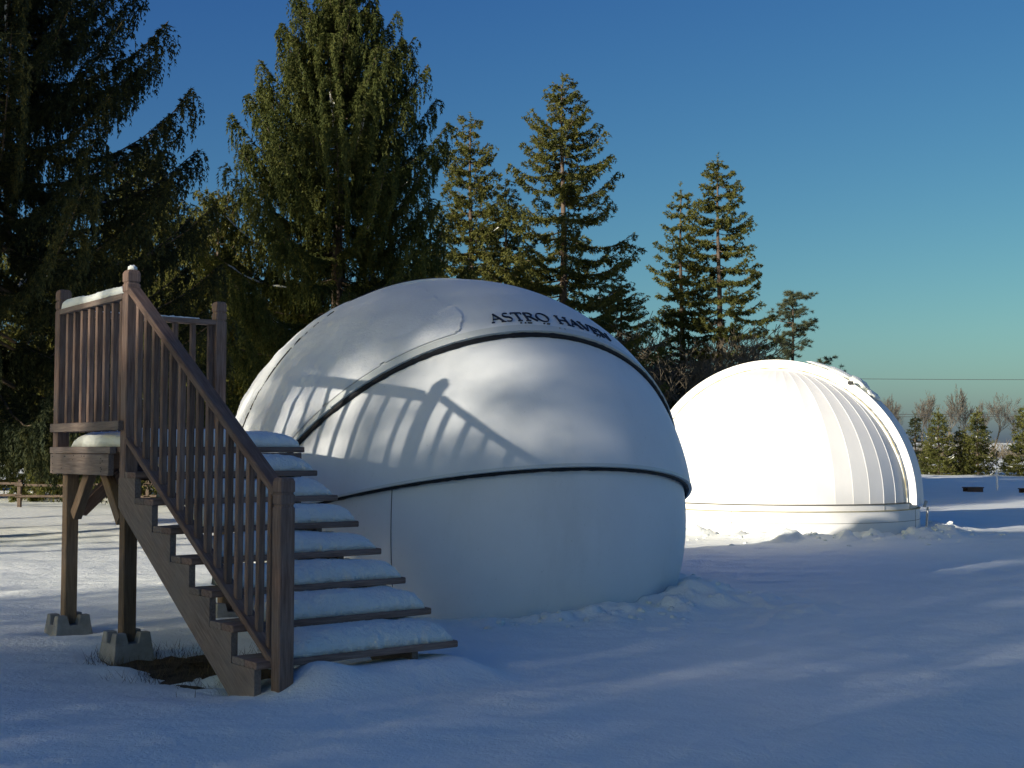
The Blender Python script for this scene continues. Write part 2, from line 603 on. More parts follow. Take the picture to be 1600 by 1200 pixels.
def low_wall():
    V = []; F = []
    nz, na = 40, 160
    for i in range(nz+1):
        z = -0.25 + (C1.z+0.75+0.25)*i/nz
        d = z-C1.z
        r = math.sqrt(R_LOW**2-d*d)
        for j in range(na):
            a = 2*math.pi*j/na
            V.append((C1.x+r*math.cos(a), C1.y+r*math.sin(a), z))
    for i in range(nz):
        for j in range(na):
            F.append((i*na+j, i*na+(j+1) % na, (i+1)*na+(j+1) % na, (i+1)*na+j))
    mesh_obj('lower_wall', V, F, M_SHELL, dome1, smooth=True)
low_wall()
PH_M, PH_U = math.radians(15.4), math.radians(53.6)
mid = shell('middle_shell', PH_M, math.radians(64), R_MID, 0.022, M_SHELL, dome1)
upp = shell('upper_shell', PH_U, math.radians(112), R_UP-0.012, 0.022, M_SHELL, dome1)
far_m = shell('rear_middle_shell', math.radians(16), math.radians(64), R_MID, 0.022, M_SHELL, dome1, side=-1, nt=70)
far_u = shell('rear_upper_shell', math.radians(50), math.radians(90), R_UP+0.012, 0.03, M_SHELL, dome1, oh=0.0, side=-1, nt=110)

def rim(name, ph, R, width, out, mat, parent, t0=-0.995, t1=0.995, n=150, side=1, oh=0.3):
    """a flat band standing 'out' proud of a shell, 'width' wide above the lip"""
    V = []; F = []
    dphi = width/R
    prof = [(-0.004/R, out), (dphi*0.92, out), (dphi, 0.0005), (dphi, -0.012), (-0.004/R, -0.05)]
    k = len(prof)
    for j in range(n+1):
        tt = t0+(t1-t0)*j/n
        for (dp, dr) in prof:
            V.append(shell_pt(ph+dp, tt, R+dr, oh, side))
    for j in range(n):
        for i in range(k):
            F.append((j*k+i, (j+1)*k+i, (j+1)*k+(i+1) % k, j*k+(i+1) % k))
    if side == 1: F = [tuple(reversed(f)) for f in F]
    o = mesh_obj(name, V, F, mat, parent, smooth=True)
    es = o.modifiers.new('edge', 'EDGE_SPLIT'); es.split_angle = math.radians(30)
    return o
rim('lip_band', PH_U, R_UP-0.012, 0.085, 0.005, M_RIM, upp)
rim('lip_band', PH_M, R_MID, 0.030, 0.006, M_RIM, mid)

def seal(ph, R, rad, parent, t0=-0.99, t1=0.99, n=150, side=1, oh=0.3):
    pth = []
    r = np.random.default_rng(2)
    for j in range(n+1):
        tt = t0+(t1-t0)*j/n
        p = shell_pt(ph - rad*0.55/R, tt, R, oh, side)
        pth.append(p)
    V, F = tube(pth, [rad*(1+0.10*r.normal()) for _ in pth], 8)
    mesh_obj('rubber_seal', V, F, M_SEAL, parent, smooth=True)
seal(PH_U-math.radians(0.30), R_MID+0.012, 0.020, upp)
seal(PH_M-math.radians(0.15), R_LOW+0.030, 0.015, mid)
seal(math.radians(89.2), R_UP+0.004, 0.016, far_u, -0.97, 0.2, 100, -1, 0.0)

# vertical joint on the lower wall
def wall_joint(x, y, z0, z1, name='panel_joint'):
    az = math.atan2(y-C1.y, x-C1.x)
    pth = []
    for i in range(20):
        z = z0+(z1-z0)*i/19
        r = math.sqrt(R_LOW**2-(z-C1.z)**2)+0.0005
        pth.append((C1.x+r*math.cos(az), C1.y+r*math.sin(az), z))
    V, F = tube(pth, 0.0035, 5)
    mesh_obj(name, V, F, M_DARKLINE, dome1)
wall_joint(-0.935, 9.665, 0.0, 1.18)
wall_joint(1.3, 12.9, 0.0, 1.05)
# hinge plates at both ends of the axis
for s in (-1, 1):
    c = C1 + A_*(s*(R_UP-0.02)) + H_*0.15 - K_*0.12
    board('hinge_plate', c-H_*0.22, c+H_*0.22, 0.05, 0.2, M_METAL, dome1)

# small latch marks on the lip
for tt in (0.052, 0.068):
    c = shell_pt(PH_U+math.radians(1.1), tt, R_UP)
    e1 = shell_pt(PH_U+math.radians(1.4), tt, R_UP) 
    board('bolt', c, c+(c-C1).normalized()*0.006, 0.016, 0.016, M_METAL, upp, up=(e1-c))
c0 = shell_pt(PH_U+math.radians(0.3), -0.60, R_UP+0.004); c1 = shell_pt(PH_U-math.radians(1.3), -0.60, R_UP+0.004)
board('bolt', c0, c1, 0.010, 0.008, M_RIM, upp, up=(c0-C1))

# lettering: thick and thin strokes with serifs, laid on the shell just above the lip
def lettering():
    TH, TN, SF = 0.09, 0.032, 0.026
    G = {
     'A': (0.86, [((0.08, 0), (0.43, 1.0), TN), ((0.40, 1.0), (0.80, 0), TH), ((0.22, 0.36), (0.64, 0.36), TN)], [(0.0, 0.20, 0), (0.62, 0.95, 0)]),
     'S': (0.62, 'S', []),
     'T': (0.78, [((0.39, 0), (0.39, 1.0), TH), ((0.04, 0.975), (0.74, 0.975), TN), ((0.05, 0.98), (0.05, 0.80), TN), ((0.73, 0.98), (0.73, 0.80), TN)], [(0.24, 0.54, 0)]),
     'R': (0.84, 'R', [(0.0, 0.34, 0)]),
     'O': (0.94, 'O', []),
     'H': (0.95, [((0.17, 0), (0.17, 1.0), TH), ((0.78, 0), (0.78, 1.0), TH), ((0.17, 0.5), (0.78, 0.5), TN)], [(0.03, 0.31, 0), (0.64, 0.92, 0), (0.03, 0.31, 1), (0.64, 0.92, 1)]),
     'V': (0.86, [((0.10, 1.0), (0.46, 0), TH), ((0.46, 0), (0.78, 1.0), TN)], [(-0.02, 0.28, 1), (0.66, 0.90, 1)]),
     'E': (0.70, [((0.17, 0), (0.17, 1.0), TH), ((0.1, 0.03), (0.64, 0.03), TN), ((0.1, 0.97), (0.60, 0.97), TN), ((0.17, 0.52), (0.50, 0.52), TN), ((0.63, 0.0), (0.66, 0.20), TN), ((0.59, 1.0), (0.59, 0.84), TN), ((0.49, 0.42), (0.49, 0.62), TN)], [(0.02, 0.3, 0), (0.02, 0.3, 1)]),
     'N': (0.98, [((0.14, 0), (0.14, 1.0), TN), ((0.12, 1.0), (0.80, 0), TH), ((0.81, 0), (0.81, 1.0), TN)], [(0.03, 0.26, 0), (-0.02, 0.2, 1), (0.70, 0.93, 1)]),
    }
    def poly(name):
        if name == 'S':
            P = []
            for i in range(25):
                t = i/24
                if t < 0.5:
                    a = math.radians(50 + 220*(t/0.5)); P.append((0.31+0.22*math.cos(a), 0.75+0.235*math.sin(a)))
                else:
                    a = math.radians(90 - 220*((t-0.5)/0.5)); P.append((0.30+0.24*math.cos(a), 0.25+0.26*math.sin(a)))
            return [(P, lambda t: TN+(TH-TN)*math.exp(-((t-0.5)/0.2)**2))]
        if name == 'O':
            P = [(0.47+0.40*math.cos(math.radians(a)), 0.5+0.51*math.sin(math.radians(a))) for a in range(0, 361, 12)]
            return [(P, lambda t: TN*0.8+(TH-TN*0.5)*abs(math.cos(2*math.pi*t))**1.3)]
        if name == 'R':
            P1 = [(0.17, 0), (0.17, 1.0)]
            P2 = [(0.17, 0.97)] + [(0.40+0.22*math.cos(math.radians(a)), 0.74+0.23*math.sin(math.radians(a))) for a in range(90, -91, -15)] + [(0.17, 0.51)]
            P3 = [(0.40, 0.5), (0.80, 0.0)]
            return [(P1, lambda t: TH), (P2, lambda t: TN+(TH-TN)*math.exp(-((t-0.5)/0.2)**2)), (P3, lambda t: TH)]
    text = 'ASTRO HAVEN'
    hgt = math.radians(3.4)                     # in plane angle
    total = sum((G[c][0] if c != ' ' else 0.55) for c in text)
    s0, s1 = -0.435, 0.82
    def put(x, y):
        s = s0+(s1-s0)*x/total
        ph = math.radians(57.2) + y*hgt
        lo, hi = -0.9, 0.9
        for _ in range(30):
            m = (lo+hi)/2
            if (shell_pt(ph, m, R_UP)-C1).dot(A_) < s: lo = m
            else: hi = m
        p = shell_pt(ph, lo, R_UP)
        return p
    x = 0
    for c in text:
        if c == ' ':
            x += 0.55; continue
        adv, strokes, serifs = G[c]
        V = []; F = []
        def ribbon(P, wf):
            n = len(P)
            lens = [0]
            for i in range(1, n): lens.append(lens[-1]+math.dist(P[i], P[i-1]))
            base = len(V)
            for i, p in enumerate(P):
                q0 = P[max(i-1, 0)]; q1 = P[min(i+1, n-1)]
                d = (q1[0]-q0[0], q1[1]-q0[1]); L = math.hypot(*d) or 1
                nx, ny = -d[1]/L, d[0]/L
                w = wf(lens[i]/lens[-1])/2
                for s in (1, -1):
                    pt = put(x+p[0]+nx*w*s, p[1]+ny*w*s)
                    nr = (pt-C1).normalized()
                    V.append(pt - nr*0.010); V.append(pt + nr*0.0015)
            for i in range(n-1):
                b = base+i*4
                F.append((b+1, b+3, b+7, b+5)); F.append((b, b+1, b+5, b+4)); F.append((b+3, b+2, b+6, b+7))
        if isinstance(strokes, str):
            for P, wf in poly(strokes): ribbon(P, wf)
        else:
            for (p, q, w) in strokes:
                ribbon([p, ((p[0]+q[0])/2, (p[1]+q[1])/2), q], lambda t, w=w: w)
        for (xa, xb, yy) in serifs:
            ribbon([(xa, yy), (xb, yy)], lambda t: SF)
        mesh_obj('letter', V, F, M_INK, upp)
        x += adv
    # the small faded line below it
    for (xa, xb) in ((1.75, 1.85), (2.05, 2.15), (2.25, 2.55), (3.35, 3.45), (3.6, 3.8), (7.4, 7.5), (7.65, 7.7)):
        V = []; F = []
        ps = [put(xa, -0.30), put(xb, -0.30), put(xb, -0.24), put(xa, -0.24)]
        for p in ps:
            nr = (p-C1).normalized()
            V.append(p-nr*0.01); 
        for p in ps:
            nr = (p-C1).normalized()
            V.append(p+nr*0.001)
        F = [(4, 5, 6, 7), (0, 1, 5, 4), (1, 2, 6, 5), (2, 3, 7, 6), (3, 0, 4, 7)]
        mesh_obj('faded_mark', V, F, M_DARKLINE, upp)
lettering()

# snow lying on the upper shells
def dome_snow():
    nph, nt = 130, 260
    ph0, ph1 = PH_U+math.radians(2.6), math.radians(128)
    P = np.zeros(((nph+1), (nt+1), 3)); T = np.zeros((nph+1, nt+1))
    for i in range(nph+1):
        ph = ph0+(ph1-ph0)*i/nph
        for j in range(nt+1):
            tt = -0.97+1.67*j/nt
            p = shell_pt(ph, tt, R_UP)
            d = (p-C1).normalized()
            # thickness: more on the left and on the upward facing part
            n1 = noise.fractal(Vector((p.x*1.4, p.y*1.4, p.z*1.4)), 1.0, 2.0, 4)
            n2 = noise.fractal(Vector((p.x*7, p.y*7, p.z*7)), 1.0, 2.0, 3)
            edge = (ph-ph0)/math.radians(6.0)
            lr = (p-C1).dot(A_)/R_UP              # -1 left .. 1 right
            w_ = max(0.0, min(1.0, (-0.24-lr+0.05*n1)/0.40)); w_ = w_*w_*(3-2*w_)
            th = -0.0015 + w_*(0.028*min(1.0, edge)**0.6 + 0.008*n1) + 0.003*n2*w_ + 0.030*max(0.0, -lr-0.45)*noise.fractal(Vector((p.x*11, p.y*11, p.z*3.5)), 1.0, 2.0, 3)
            th -= 0.05*max(0.0, 0.22-d.z)
            if (p-C1).dot(A_) < -1.22+0.15*n1 and abs((p-C1).dot(H_)-0.012) < 0.030+0.01*n2: th = -0.012
            if edge <= 0.001 or j == 0 or j == nt: th = min(th, -0.004)
            P[i, j] = p + d*max(th, -0.012); T[i, j] = th
    F = []
    w = nt+1
    for i in range(nph):
        for j in range(nt):
            if max(T[i, j], T[i+1, j], T[i, j+1], T[i+1, j+1]) > 0.0:
                F.append((i*w+j, (i+1)*w+j, (i+1)*w+j+1, i*w+j+1))
    mesh_obj('snow_cover', P.reshape(-1, 3), F, M_FROST, upp, smooth=True)
dome_snow()

# ------------------------------------------------------------------ far dome: ribbed, with an arched shutter
dome2 = empty('ribbed_dome', (C2.x, C2.y, 0), 'sunlit cream white observatory dome with ribs and an arched shutter, at right', 'observatory dome', 'white observatory domes standing in the snow')
SA = math.radians(-25)
SD = Vector((math.cos(SA), math.sin(SA), 0)); SN = Vector((SD.y, -SD.x, 0))   # along the slit; towards the camera side
def d2_shell():
    ng, nz = 44, 44
    for g in range(ng):
        vv = []; ff = []
        for i in range(nz+1):
            el = math.radians(-1.0 + 91.0*i/nz)
            ct = math.cos(el)
            for k in range(5):
                u = k/4
                a = 2*math.pi*(g+u)/ng + 0.05
                # flat gore between two folds, lapping a little over the next one
                chord = math.cos(math.pi/ng)/math.cos(2*math.pi/ng*(u-0.5))
                r = (R2-0.022)*(1-(1-chord)*min(1, ct*1.4)) + 0.004*(1-u)*min(1, ct*1.6)
                vv.append((C2.x+r*ct*math.cos(a), C2.y+r*ct*math.sin(a), C2.z+r*math.sin(el)))
        w = 5
        for i in range(nz):
            for k in range(4):
                ff.append((i*w+k, i*w+k+1, (i+1)*w+k+1, (i+1)*w+k))
        b = len(vv)
        for i in range(nz+1):
            el = math.radians(-1.0 + 91.0*i/nz); ct = math.cos(el)
            a = 2*math.pi*g/ng + 0.05
            r = (R2-0.034)
            vv.append((C2.x+r*ct*math.cos(a), C2.y+r*ct*math.sin(a), C2.z+r*math.sin(el)))
        for i in range(nz):
            ff.append((b+i, i*w, (i+1)*w, b+i+1))
        o = mesh_obj('gore', vv, ff, M_DOME2, dome2, smooth=True)
        es = o.modifiers.new('edge', 'EDGE_SPLIT'); es.split_angle = math.radians(35)
d2_shell()

def ring_wall(name, r0, z0, r1, z1, mat, parent, a0=0, a1=2*math.pi, n=120, thick=0.03):
    V = []; F = []
    for j in range(n+1):
        a = a0+(a1-a0)*j/n
        c, s = math.cos(a), math.sin(a)
        for (r, z) in ((r0, z0), (r1, z1), (r1-thick, z1), (r0-thick, z0)):
            V.append((C2.x+r*c, C2.y+r*s, z))
    for j in range(n):
        for i in range(4):
            F.append((j*4+i, (j+1)*4+i, (j+1)*4+(i+1) % 4, j*4+(i+1) % 4))
    if a1-a0 < 6.28:
        F.append((0, 1, 2, 3)); F.append((n*4+3, n*4+2, n*4+1, n*4))
    o = mesh_obj(name, V, F, mat, parent, smooth=True)
    es = o.modifiers.new('edge', 'EDGE_SPLIT'); es.split_angle = math.radians(35)
    return o
zb = C2.z-0.045
bw = ring_wall('base_wall', R2+0.075, -0.3, R2+0.075, zb-0.095, M_DOME2, dome2)
ring_wall('drip_ring', R2+0.035, zb-0.090, R2+0.035, zb-0.006, M_DOME2, dome2)
ring_wall('track_ring', R2+0.050, zb-0.004, R2+0.050, zb+0.004, M_DARKLINE, dome2, thick=0.1)
ring_wall('base_joint', R2+0.0775, 0.205, R2+0.0775, 0.211, M_DARKLINE, bw)
ring_wall('lower_trim', R2+0.084, zb-0.103, R2+0.084, zb-0.094, M_LINE, dome2, thick=0.06)
def vjoint(az, r, z0, z1, w=0.006, mat=M_DARKLINE, parent=dome2):
    c = Vector((C2.x+r*math.cos(az), C2.y+r*math.sin(az), 0))
    board('panel_joint', c+Vector((0, 0, z0)), c+Vector((0, 0, z1)), w, 0.006, mat, parent, up=(math.cos(az), math.sin(az), 0), bev=0.001)
vjoint(math.radians(-32), R2+0.076, -0.1, zb-0.1)
vjoint(math.radians(-56), R2+0.036, zb-0.09, zb-0.006, 0.02, M_METAL)
vjoint(math.radians(-36), R2+0.037, zb-0.09, zb, 0.006)
vjoint(math.radians(-120), R2+0.076, -0.1, zb-0.1)

def arch(name, half, r0, r1, off, mat, parent, e0, e1, n=90, cap=True):
    """a strip lying over the dome in the slit plane: sides at +-half, from radius r0 to r1"""
    V = []; F = []
    for j in range(n+1):
        el = e0+(e1-e0)*j/n
        for (w, r) in ((half+off, r0), (half+off, r1), (-half+off, r1), (-half+off, r0)):
            rr = math.sqrt(max(r*r-(w*w), 0.01))
            p = C2 + SD*(rr*math.cos(el)) + K_*(rr*math.sin(el)) + SN*w
            V.append(p)
    for j in range(n):
        for i in range(4):
            F.append((j*4+i, j*4+(i+1) % 4, (j+1)*4+(i+1) % 4, (j+1)*4+i))
    F.append((3, 2, 1, 0)); F.append((n*4, n*4+1, n*4+2, n*4+3))
    o = mesh_obj(name, V, F, mat, parent, smooth=True)
    es = o.modifiers.new('edge', 'EDGE_SPLIT'); es.split_angle = math.radians(35)
    return o
shut = arch('shutter', 0.40, R2-0.05, R2+0.135, 0.0, M_DOME2, dome2, math.radians(-2), math.radians(183))
arch('shutter_flange', 0.455, R2-0.04, R2+0.020, 0.0, M_DOME2, shut, math.radians(-1), math.radians(182))
# yellowed caulk line along the near flange and one old drip below it
pth = []
for j in range(100):
    el = math.radians(1+178*j/99)
    rr = math.sqrt((R2+0.012)**2-0.462**2)
    pth.append(C2 + SD*(rr*math.cos(el)) + K_*(rr*math.sin(el)) + SN*0.462)
r5 = np.random.default_rng(9)
V, F = tube(pth, [0.008*(1+0.35*r5.normal()) for _ in pth], 5)
mesh_obj('caulk_line', V, F, M_LINE, shut, smooth=True)
# latch and lump of snow near the right shoulder of the shutter
el = math.radians(55)
c = C2 + SD*((R2+0.1)*math.cos(el)) + K_*((R2+0.1)*math.sin(el)) + SN*0.42
board('latch', c-SD*0.06, c+SD*0.02, 0.05, 0.05, M_SEAL, shut)
def blob(name, centre, rx, ry, rz, mat, parent, seed=0, nu=20, nv=12, axes=None):
    ax = axes or (Vector((1, 0, 0)), Vector((0, 1, 0)), Vector((0, 0, 1)))
    V = []; F = []
    for i in range(nv+1):
        t = math.pi*i/nv
        for j in range(nu):
            a = 2*math.pi*j/nu
            d = Vector((math.sin(t)*math.cos(a), math.sin(t)*math.sin(a), math.cos(t)))
            k = 1+0.25*noise.fractal(d*2+Vector((seed, 0, 0)), 1, 2, 3)
            V.append(Vector(centre) + ax[0]*(d.x*rx*k) + ax[1]*(d.y*ry*k) + ax[2]*(d.z*rz*k))
    for i in range(nv):
        for j in range(nu):
            F.append((i*nu+j, (i+1)*nu+j, (i+1)*nu+(j+1) % nu, i*nu+(j+1) % nu))
    return mesh_obj(name, V, F, mat, parent, smooth=True)
for (eld, rx, rz, sd_) in ((54, 0.20, 0.075, 3), (62, 0.30, 0.05, 5), (47, 0.12, 0.04, 6), (70, 0.26, 0.035, 9)):
    el = math.radians(eld)
    rd = SD*math.cos(el) + K_*math.sin(el)
    tg = SD*(-math.sin(el)) + K_*math.cos(el)
    blob('snow_lump', C2 + rd*(R2+0.125), rx, 0.30, rz, M_SNOW, shut, sd_, axes=(tg, SN, rd))
# hardware at the foot of the shutter
c = C2 + SD*(R2+0.16) - K_*0.12
board('bracket', c, c+K_*0.10+SD*0.03, 0.10, 0.04, M_METAL, dome2)
board('strut', c+SD*0.05, Vector((c.x+0.02, c.y, 0.0)), 0.03, 0.03, M_METAL, dome2)

# ------------------------------------------------------------------ wooden staircase
st = empty('wooden_staircase', tuple(S(-0.64, 1.6, 0)), 'brown timber staircase with railings and a raised landing, snow on its treads', 'staircase')
def B(name, p0, p1, w, h, mat=M_WOOD, up=(0, 0, 1), parent=st, bev=0.004):
    return board(name, S(*p0), S(*p1), w, h, mat, parent, up, bev)

rs = np.random.default_rng(21)
# treads: two boards each
for i in range(7):
    z = Z1+i*RISE-0.019
    for k in range(2):
        bb = i*RUN + 0.069 + k*0.146
        j1, j2 = rs.uniform(-0.006, 0.006, 2)
        B('tread_board', (-SW-0.0+j1, bb, z), (0.0+j2*0.5, bb, z), 0.139, 0.038, M_WOOD if k == 0 else M_WOODG, bev=0.005)

# stringers (saw-tooth)
def stringer(a0, a1, mat):
    prof = []
    top = []
    zt = Z1-0.0385
    for i in range(7):
        b0 = 0.022+i*RUN
        zz = zt+i*RISE
        top.append((b0, zz)); top.append((b0+RUN, zz))
    top = [(0.022, -0.04)] + top
    thr = 0.53
    sl = RISE/RUN
    # lower edge: parallel to the pitch line
    def low(b): return Z1-0.0385 + (b-0.022-thr*1.12)*sl - 0.005
    bE = 7*RUN+0.022
    prof = top + [(bE, low(bE))]
    b_low = 0.022 + (-0.10 - (Z1-0.0385) + 0.005)/sl + thr*1.12
    prof += [(b_low, -0.10)]
    n = len(prof)
    V = [S(a0, b, z) for b, z in prof] + [S(a1, b, z) for b, z in prof]
    # triangulate strip by hand: quads per tooth
    F = []
    me_f = [tuple(range(n)), tuple(reversed(range(n, 2*n)))]
    for i in range(n):
        j = (i+1) % n
        F.append((i, i+n, j+n, j))
    mw = Matrix.Translation(S(a0, 1.0, 0.7)) @ Matrix.Rotation(YAW+math.pi/2, 4, 'Z') @ Matrix.Rotation(-math.atan(sl), 4, 'Y')
    inv = mw.inverted()
    mesh_obj('stringer', [inv @ v for v in V], me_f+F, mat, st, mw=mw)
stringer(-SW+0.004, -SW+0.042, M_WOODG)
stringer(-0.30, -0.262, M_WOODG)

# deck: boards across, trim, fascia
L0, L1 = 7*RUN+0.004, 3.30
nb = 9
bwid = (L1-L0)/nb
for i in range(nb):
    b = L0+bwid*(i+0.5)
    B('deck_board', (-SW-0.036+0.045, b, DECK-0.019), (0.055+rs.uniform(-0.004, 0.004), b, DECK-0.019), bwid-0.007, 0.038, M_WOOD)
B('deck_trim', (-SW-0.020, L0+0.06, DECK-0.022), (-SW-0.020, 3.165, DECK-0.022), 0.042, 0.045, M_WOODG)
B('fascia', (-SW-0.022, L0+0.085, DECK-0.047-0.070), (-SW-0.022, 3.15, DECK-0.047-0.070), 0.038, 0.138, M_WOODG)
B('rim_joist', (-SW+0.045, L0+0.020, DECK-0.040-0.09), (0.03, L0+0.020, DECK-0.040-0.09), 0.038, 0.178, M_WOOD)
B('rim_joist', (-SW+0.045, L1-0.02, DECK-0.040-0.07), (0.03, L1-0.02, DECK-0.040-0.07), 0.038, 0.138, M_WOOD)
B('rim_joist', (0.020, L0+0.042, DECK-0.040-0.07), (0.020, L1-0.042, DECK-0.040-0.07), 0.038, 0.138, M_WOOD)
for a in (-0.85, -0.42):
    B('joist', (a, L0+0.042, DECK-0.040-0.07), (a, L1-0.042, DECK-0.040-0.07), 0.038, 0.138, M_WOODP)

def nails(pts, nrm, parent, r=0.0035):
    V = []; F = []
    nrm = Vector(nrm)
    t1 = nrm.cross(K_).normalized(); t2 = nrm.cross(t1)
    for p in pts:
        b = len(V)
        for j in range(6):
            a = 6.283*j/6
            V.append(p + nrm*0.0012 + (t1*math.cos(a)+t2*math.sin(a))*r)
        for j in range(6):
            a = 6.283*j/6
            V.append(p - nrm*0.003 + (t1*math.cos(a)+t2*math.sin(a))*r)
        F.append(tuple(range(b, b+6)))
        for j in range(6): F.append((b+j, b+(j+1) % 6, b+6+(j+1) % 6, b+6+j))
    o = mesh_obj('nail_heads', V, F, M_SEAL, parent)
    o['kind'] = 'stuff'
fp = []
for b_, zs_ in ((2.16, (0.03, 0.06, 0.09, 0.115)), (2.13, (0.045, 0.10)), (3.10, (0.02, 0.07, 0.12)), (2.45, (0.015,)), (2.48, (0.016,)), (2.51, (0.015,)), (2.68, (0.012, 0.04)), (2.83, (0.018,)), (2.85, (0.017,)), (2.92, (0.10,))):
    for zq in zs_:
        fp.append(S(-SW-0.0415, b_+rs.uniform(-.01, .01), DECK-0.047-zq))
nails(fp, tuple(-SU), st, 0.0045)
fp = []
for i in range(7):
    for k in range(2):
        for a_ in (-0.02, -0.28):
            for q_ in (0.035, 0.105):
                fp.append(S(a_, i*RUN+k*0.146+q_, Z1+i*RISE))
nails(fp, (0, 0.01, 1), st, 0.004)
# posts with grooved, chamfered heads
def post(a, b, z0, z1, mat=M_WOOD, name='post', head=True, w=PW, lean=(0, 0)):
    hw = w/2
    if head:
        secs = [(z0, 1), (z1-0.160, 1), (z1-0.152, 0.88), (z1-0.144, 0.88), (z1-0.136, 1), (z1-0.094, 1), (z1-0.088, 0.88), (z1-0.080, 0.88), (z1-0.074, 1), (z1-0.024, 1), (z1-0.006, 0.86), (z1, 0.62)]
    else:
        secs = [(z0, 1), (z1, 1)]
    p0 = S(a+hw, b+hw, z0)
    ax = (SU*lean[0]+SV*lean[1]+K_*(z1-z0)).normalized()
    # local X is up
    X = K_.copy(); Y = SU.copy(); Z = X.cross(Y)
    mw = Matrix(((X.x, Y.x, Z.x, p0.x), (X.y, Y.y, Z.y, p0.y), (X.z, Y.z, Z.z, p0.z), (0, 0, 0, 1)))
    V = []; F = []
    c = 0.006
    for (z, s) in secs:
        q = hw*s
        t = (z-z0)/(z1-z0)
        for (y, zz) in ((-q+c, -q), (q-c, -q), (q, -q+c), (q, q-c), (q-c, q), (-q+c, q), (-q, q-c), (-q, -q+c)):
            V.append((z-z0, y+lean[0]*t, zz+lean[1]*t))
    n = 8
    for i in range(len(secs)-1):
        for j in range(n):
            F.append((i*n+(j+1) % n, i*n+j, (i+1)*n+j, (i+1)*n+(j+1) % n))
    F.append(tuple(range(n)))
    F.append(tuple(reversed(range((len(secs)-1)*n, len(secs)*n))))
    F = [tuple(reversed(f)) for f in F]
    return mesh_obj(name, V, F, mat, st, mw=mw)

post(Nx, Ny, -0.12, NTOP, name='newel_post', mat=M_WOOD)
post(P2x, P2y, DECK-0.20, PTOP, name='landing_post', lean=(0.0, 0.0))
post(P2x, P1y, DECK-0.19, PTOP, name='landing_post')
post(P3x, P1y, DECK-0.19, PTOP, name='landing_post')
# supports
SP = [(-1.245, 1.925), (-1.245, 3.02), (-0.05, 1.985), (-0.05, 3.02)]
for (a, b) in SP:
    post(a, b, 0.055, DECK-0.045, M_WOODP, 'support_post', head=False)
# braces
B('brace', (-1.20, 2.95, DECK-0.48), (-1.20, 2.66, DECK-0.165), 0.060, 0.085, M_WOODP)
B('brace', (-1.20, 2.08, DECK-0.48), (-1.20, 2.38, DECK-0.165), 0.060, 0.085, M_WOODP)
B('brace', (-1.13, 3.065, DECK-0.46), (-0.82, 3.065, DECK-0.165), 0.085, 0.085, M_WOOD)
B('brace', (-0.08, 3.065, DECK-0.48), (-0.38, 3.065, DECK-0.17), 0.085, 0.085, M_WOOD)
B('brace', (-0.005, 2.10, DECK-0.48), (-0.005, 2.42, DECK-0.165), 0.060, 0.085, M_WOOD)

hw = PW/2
# left landing rail (between the two outer posts)
zr = PTOP-0.165
B('top_rail', (P2x+hw, P2y+PW, zr), (P2x+hw, P1y, zr), 0.089, 0.038, M_WOODG)
B('bottom_rail', (P2x-0.018, P2y+0.03, DECK+0.135), (P2x-0.018, P1y+0.05, DECK+0.135), 0.034, 0.060, M_WOODG)
nbal = 8
for i in range(nbal):
    b = P2y+PW + (P1y-P2y-PW)*(i+0.62)/(nbal+0.25)
    B('baluster', (P2x+hw, b, DECK+0.10), (P2x+hw, b, zr-0.020), 0.038, 0.038, M_WOOD, up=tuple(SV))
# back landing rail
B('top_rail', (P2x+PW, P1y+hw, zr), (P3x, P1y+hw, zr), 0.089, 0.038, M_WOOD)
B('bottom_rail', (P2x+PW, P1y+hw, DECK+0.135), (P3x, P1y+hw, DECK+0.135), 0.060, 0.038, M_WOOD)
for i in range(8):
    a = P3x - 0.030 - 0.143*i
    B('baluster', (a, P1y+hw, DECK+0.155), (a, P1y+hw, zr-0.020), 0.038, 0.038, M_WOOD, up=tuple(SV))
# stair rail
def lerp(p, q, t): return tuple(p[i]+(q[i]-p[i])*t for i in range(3))
H0 = (P2x+hw, P2y-0.002, PTOP-0.135); H1 = (Nx+hw, Ny+PW-0.01, NTOP-0.085)
sl_up = tuple((SV*(-(H0[2]-H1[2])/(H0[1]-H1[1])) + K_).normalized())
B('handrail', H0, H1, 0.089, 0.042, M_WOOD, up=(0, 0, 1), bev=0.006)
G0 = (P2x+hw+0.0, P2y-0.002, DECK+0.045); G1 = (Nx+hw, Ny+PW, 0.165)
B('bottom_rail', G0, G1, 0.089, 0.038, M_WOOD, bev=0.004)
nb_ = 15
for i in range(nb_):
    t = (i+0.75)/(nb_+0.45)
    p = lerp(G0, G1, t); q_ = lerp(H0, H1, t)
    jit = rs.uniform(-0.004, 0.004)
    B('baluster', (p[0], p[1]+jit, p[2]+0.012), (q_[0], q_[1]+jit, q_[2]-0.018), 0.038, 0.038, M_WOOD, up=tuple(SV))

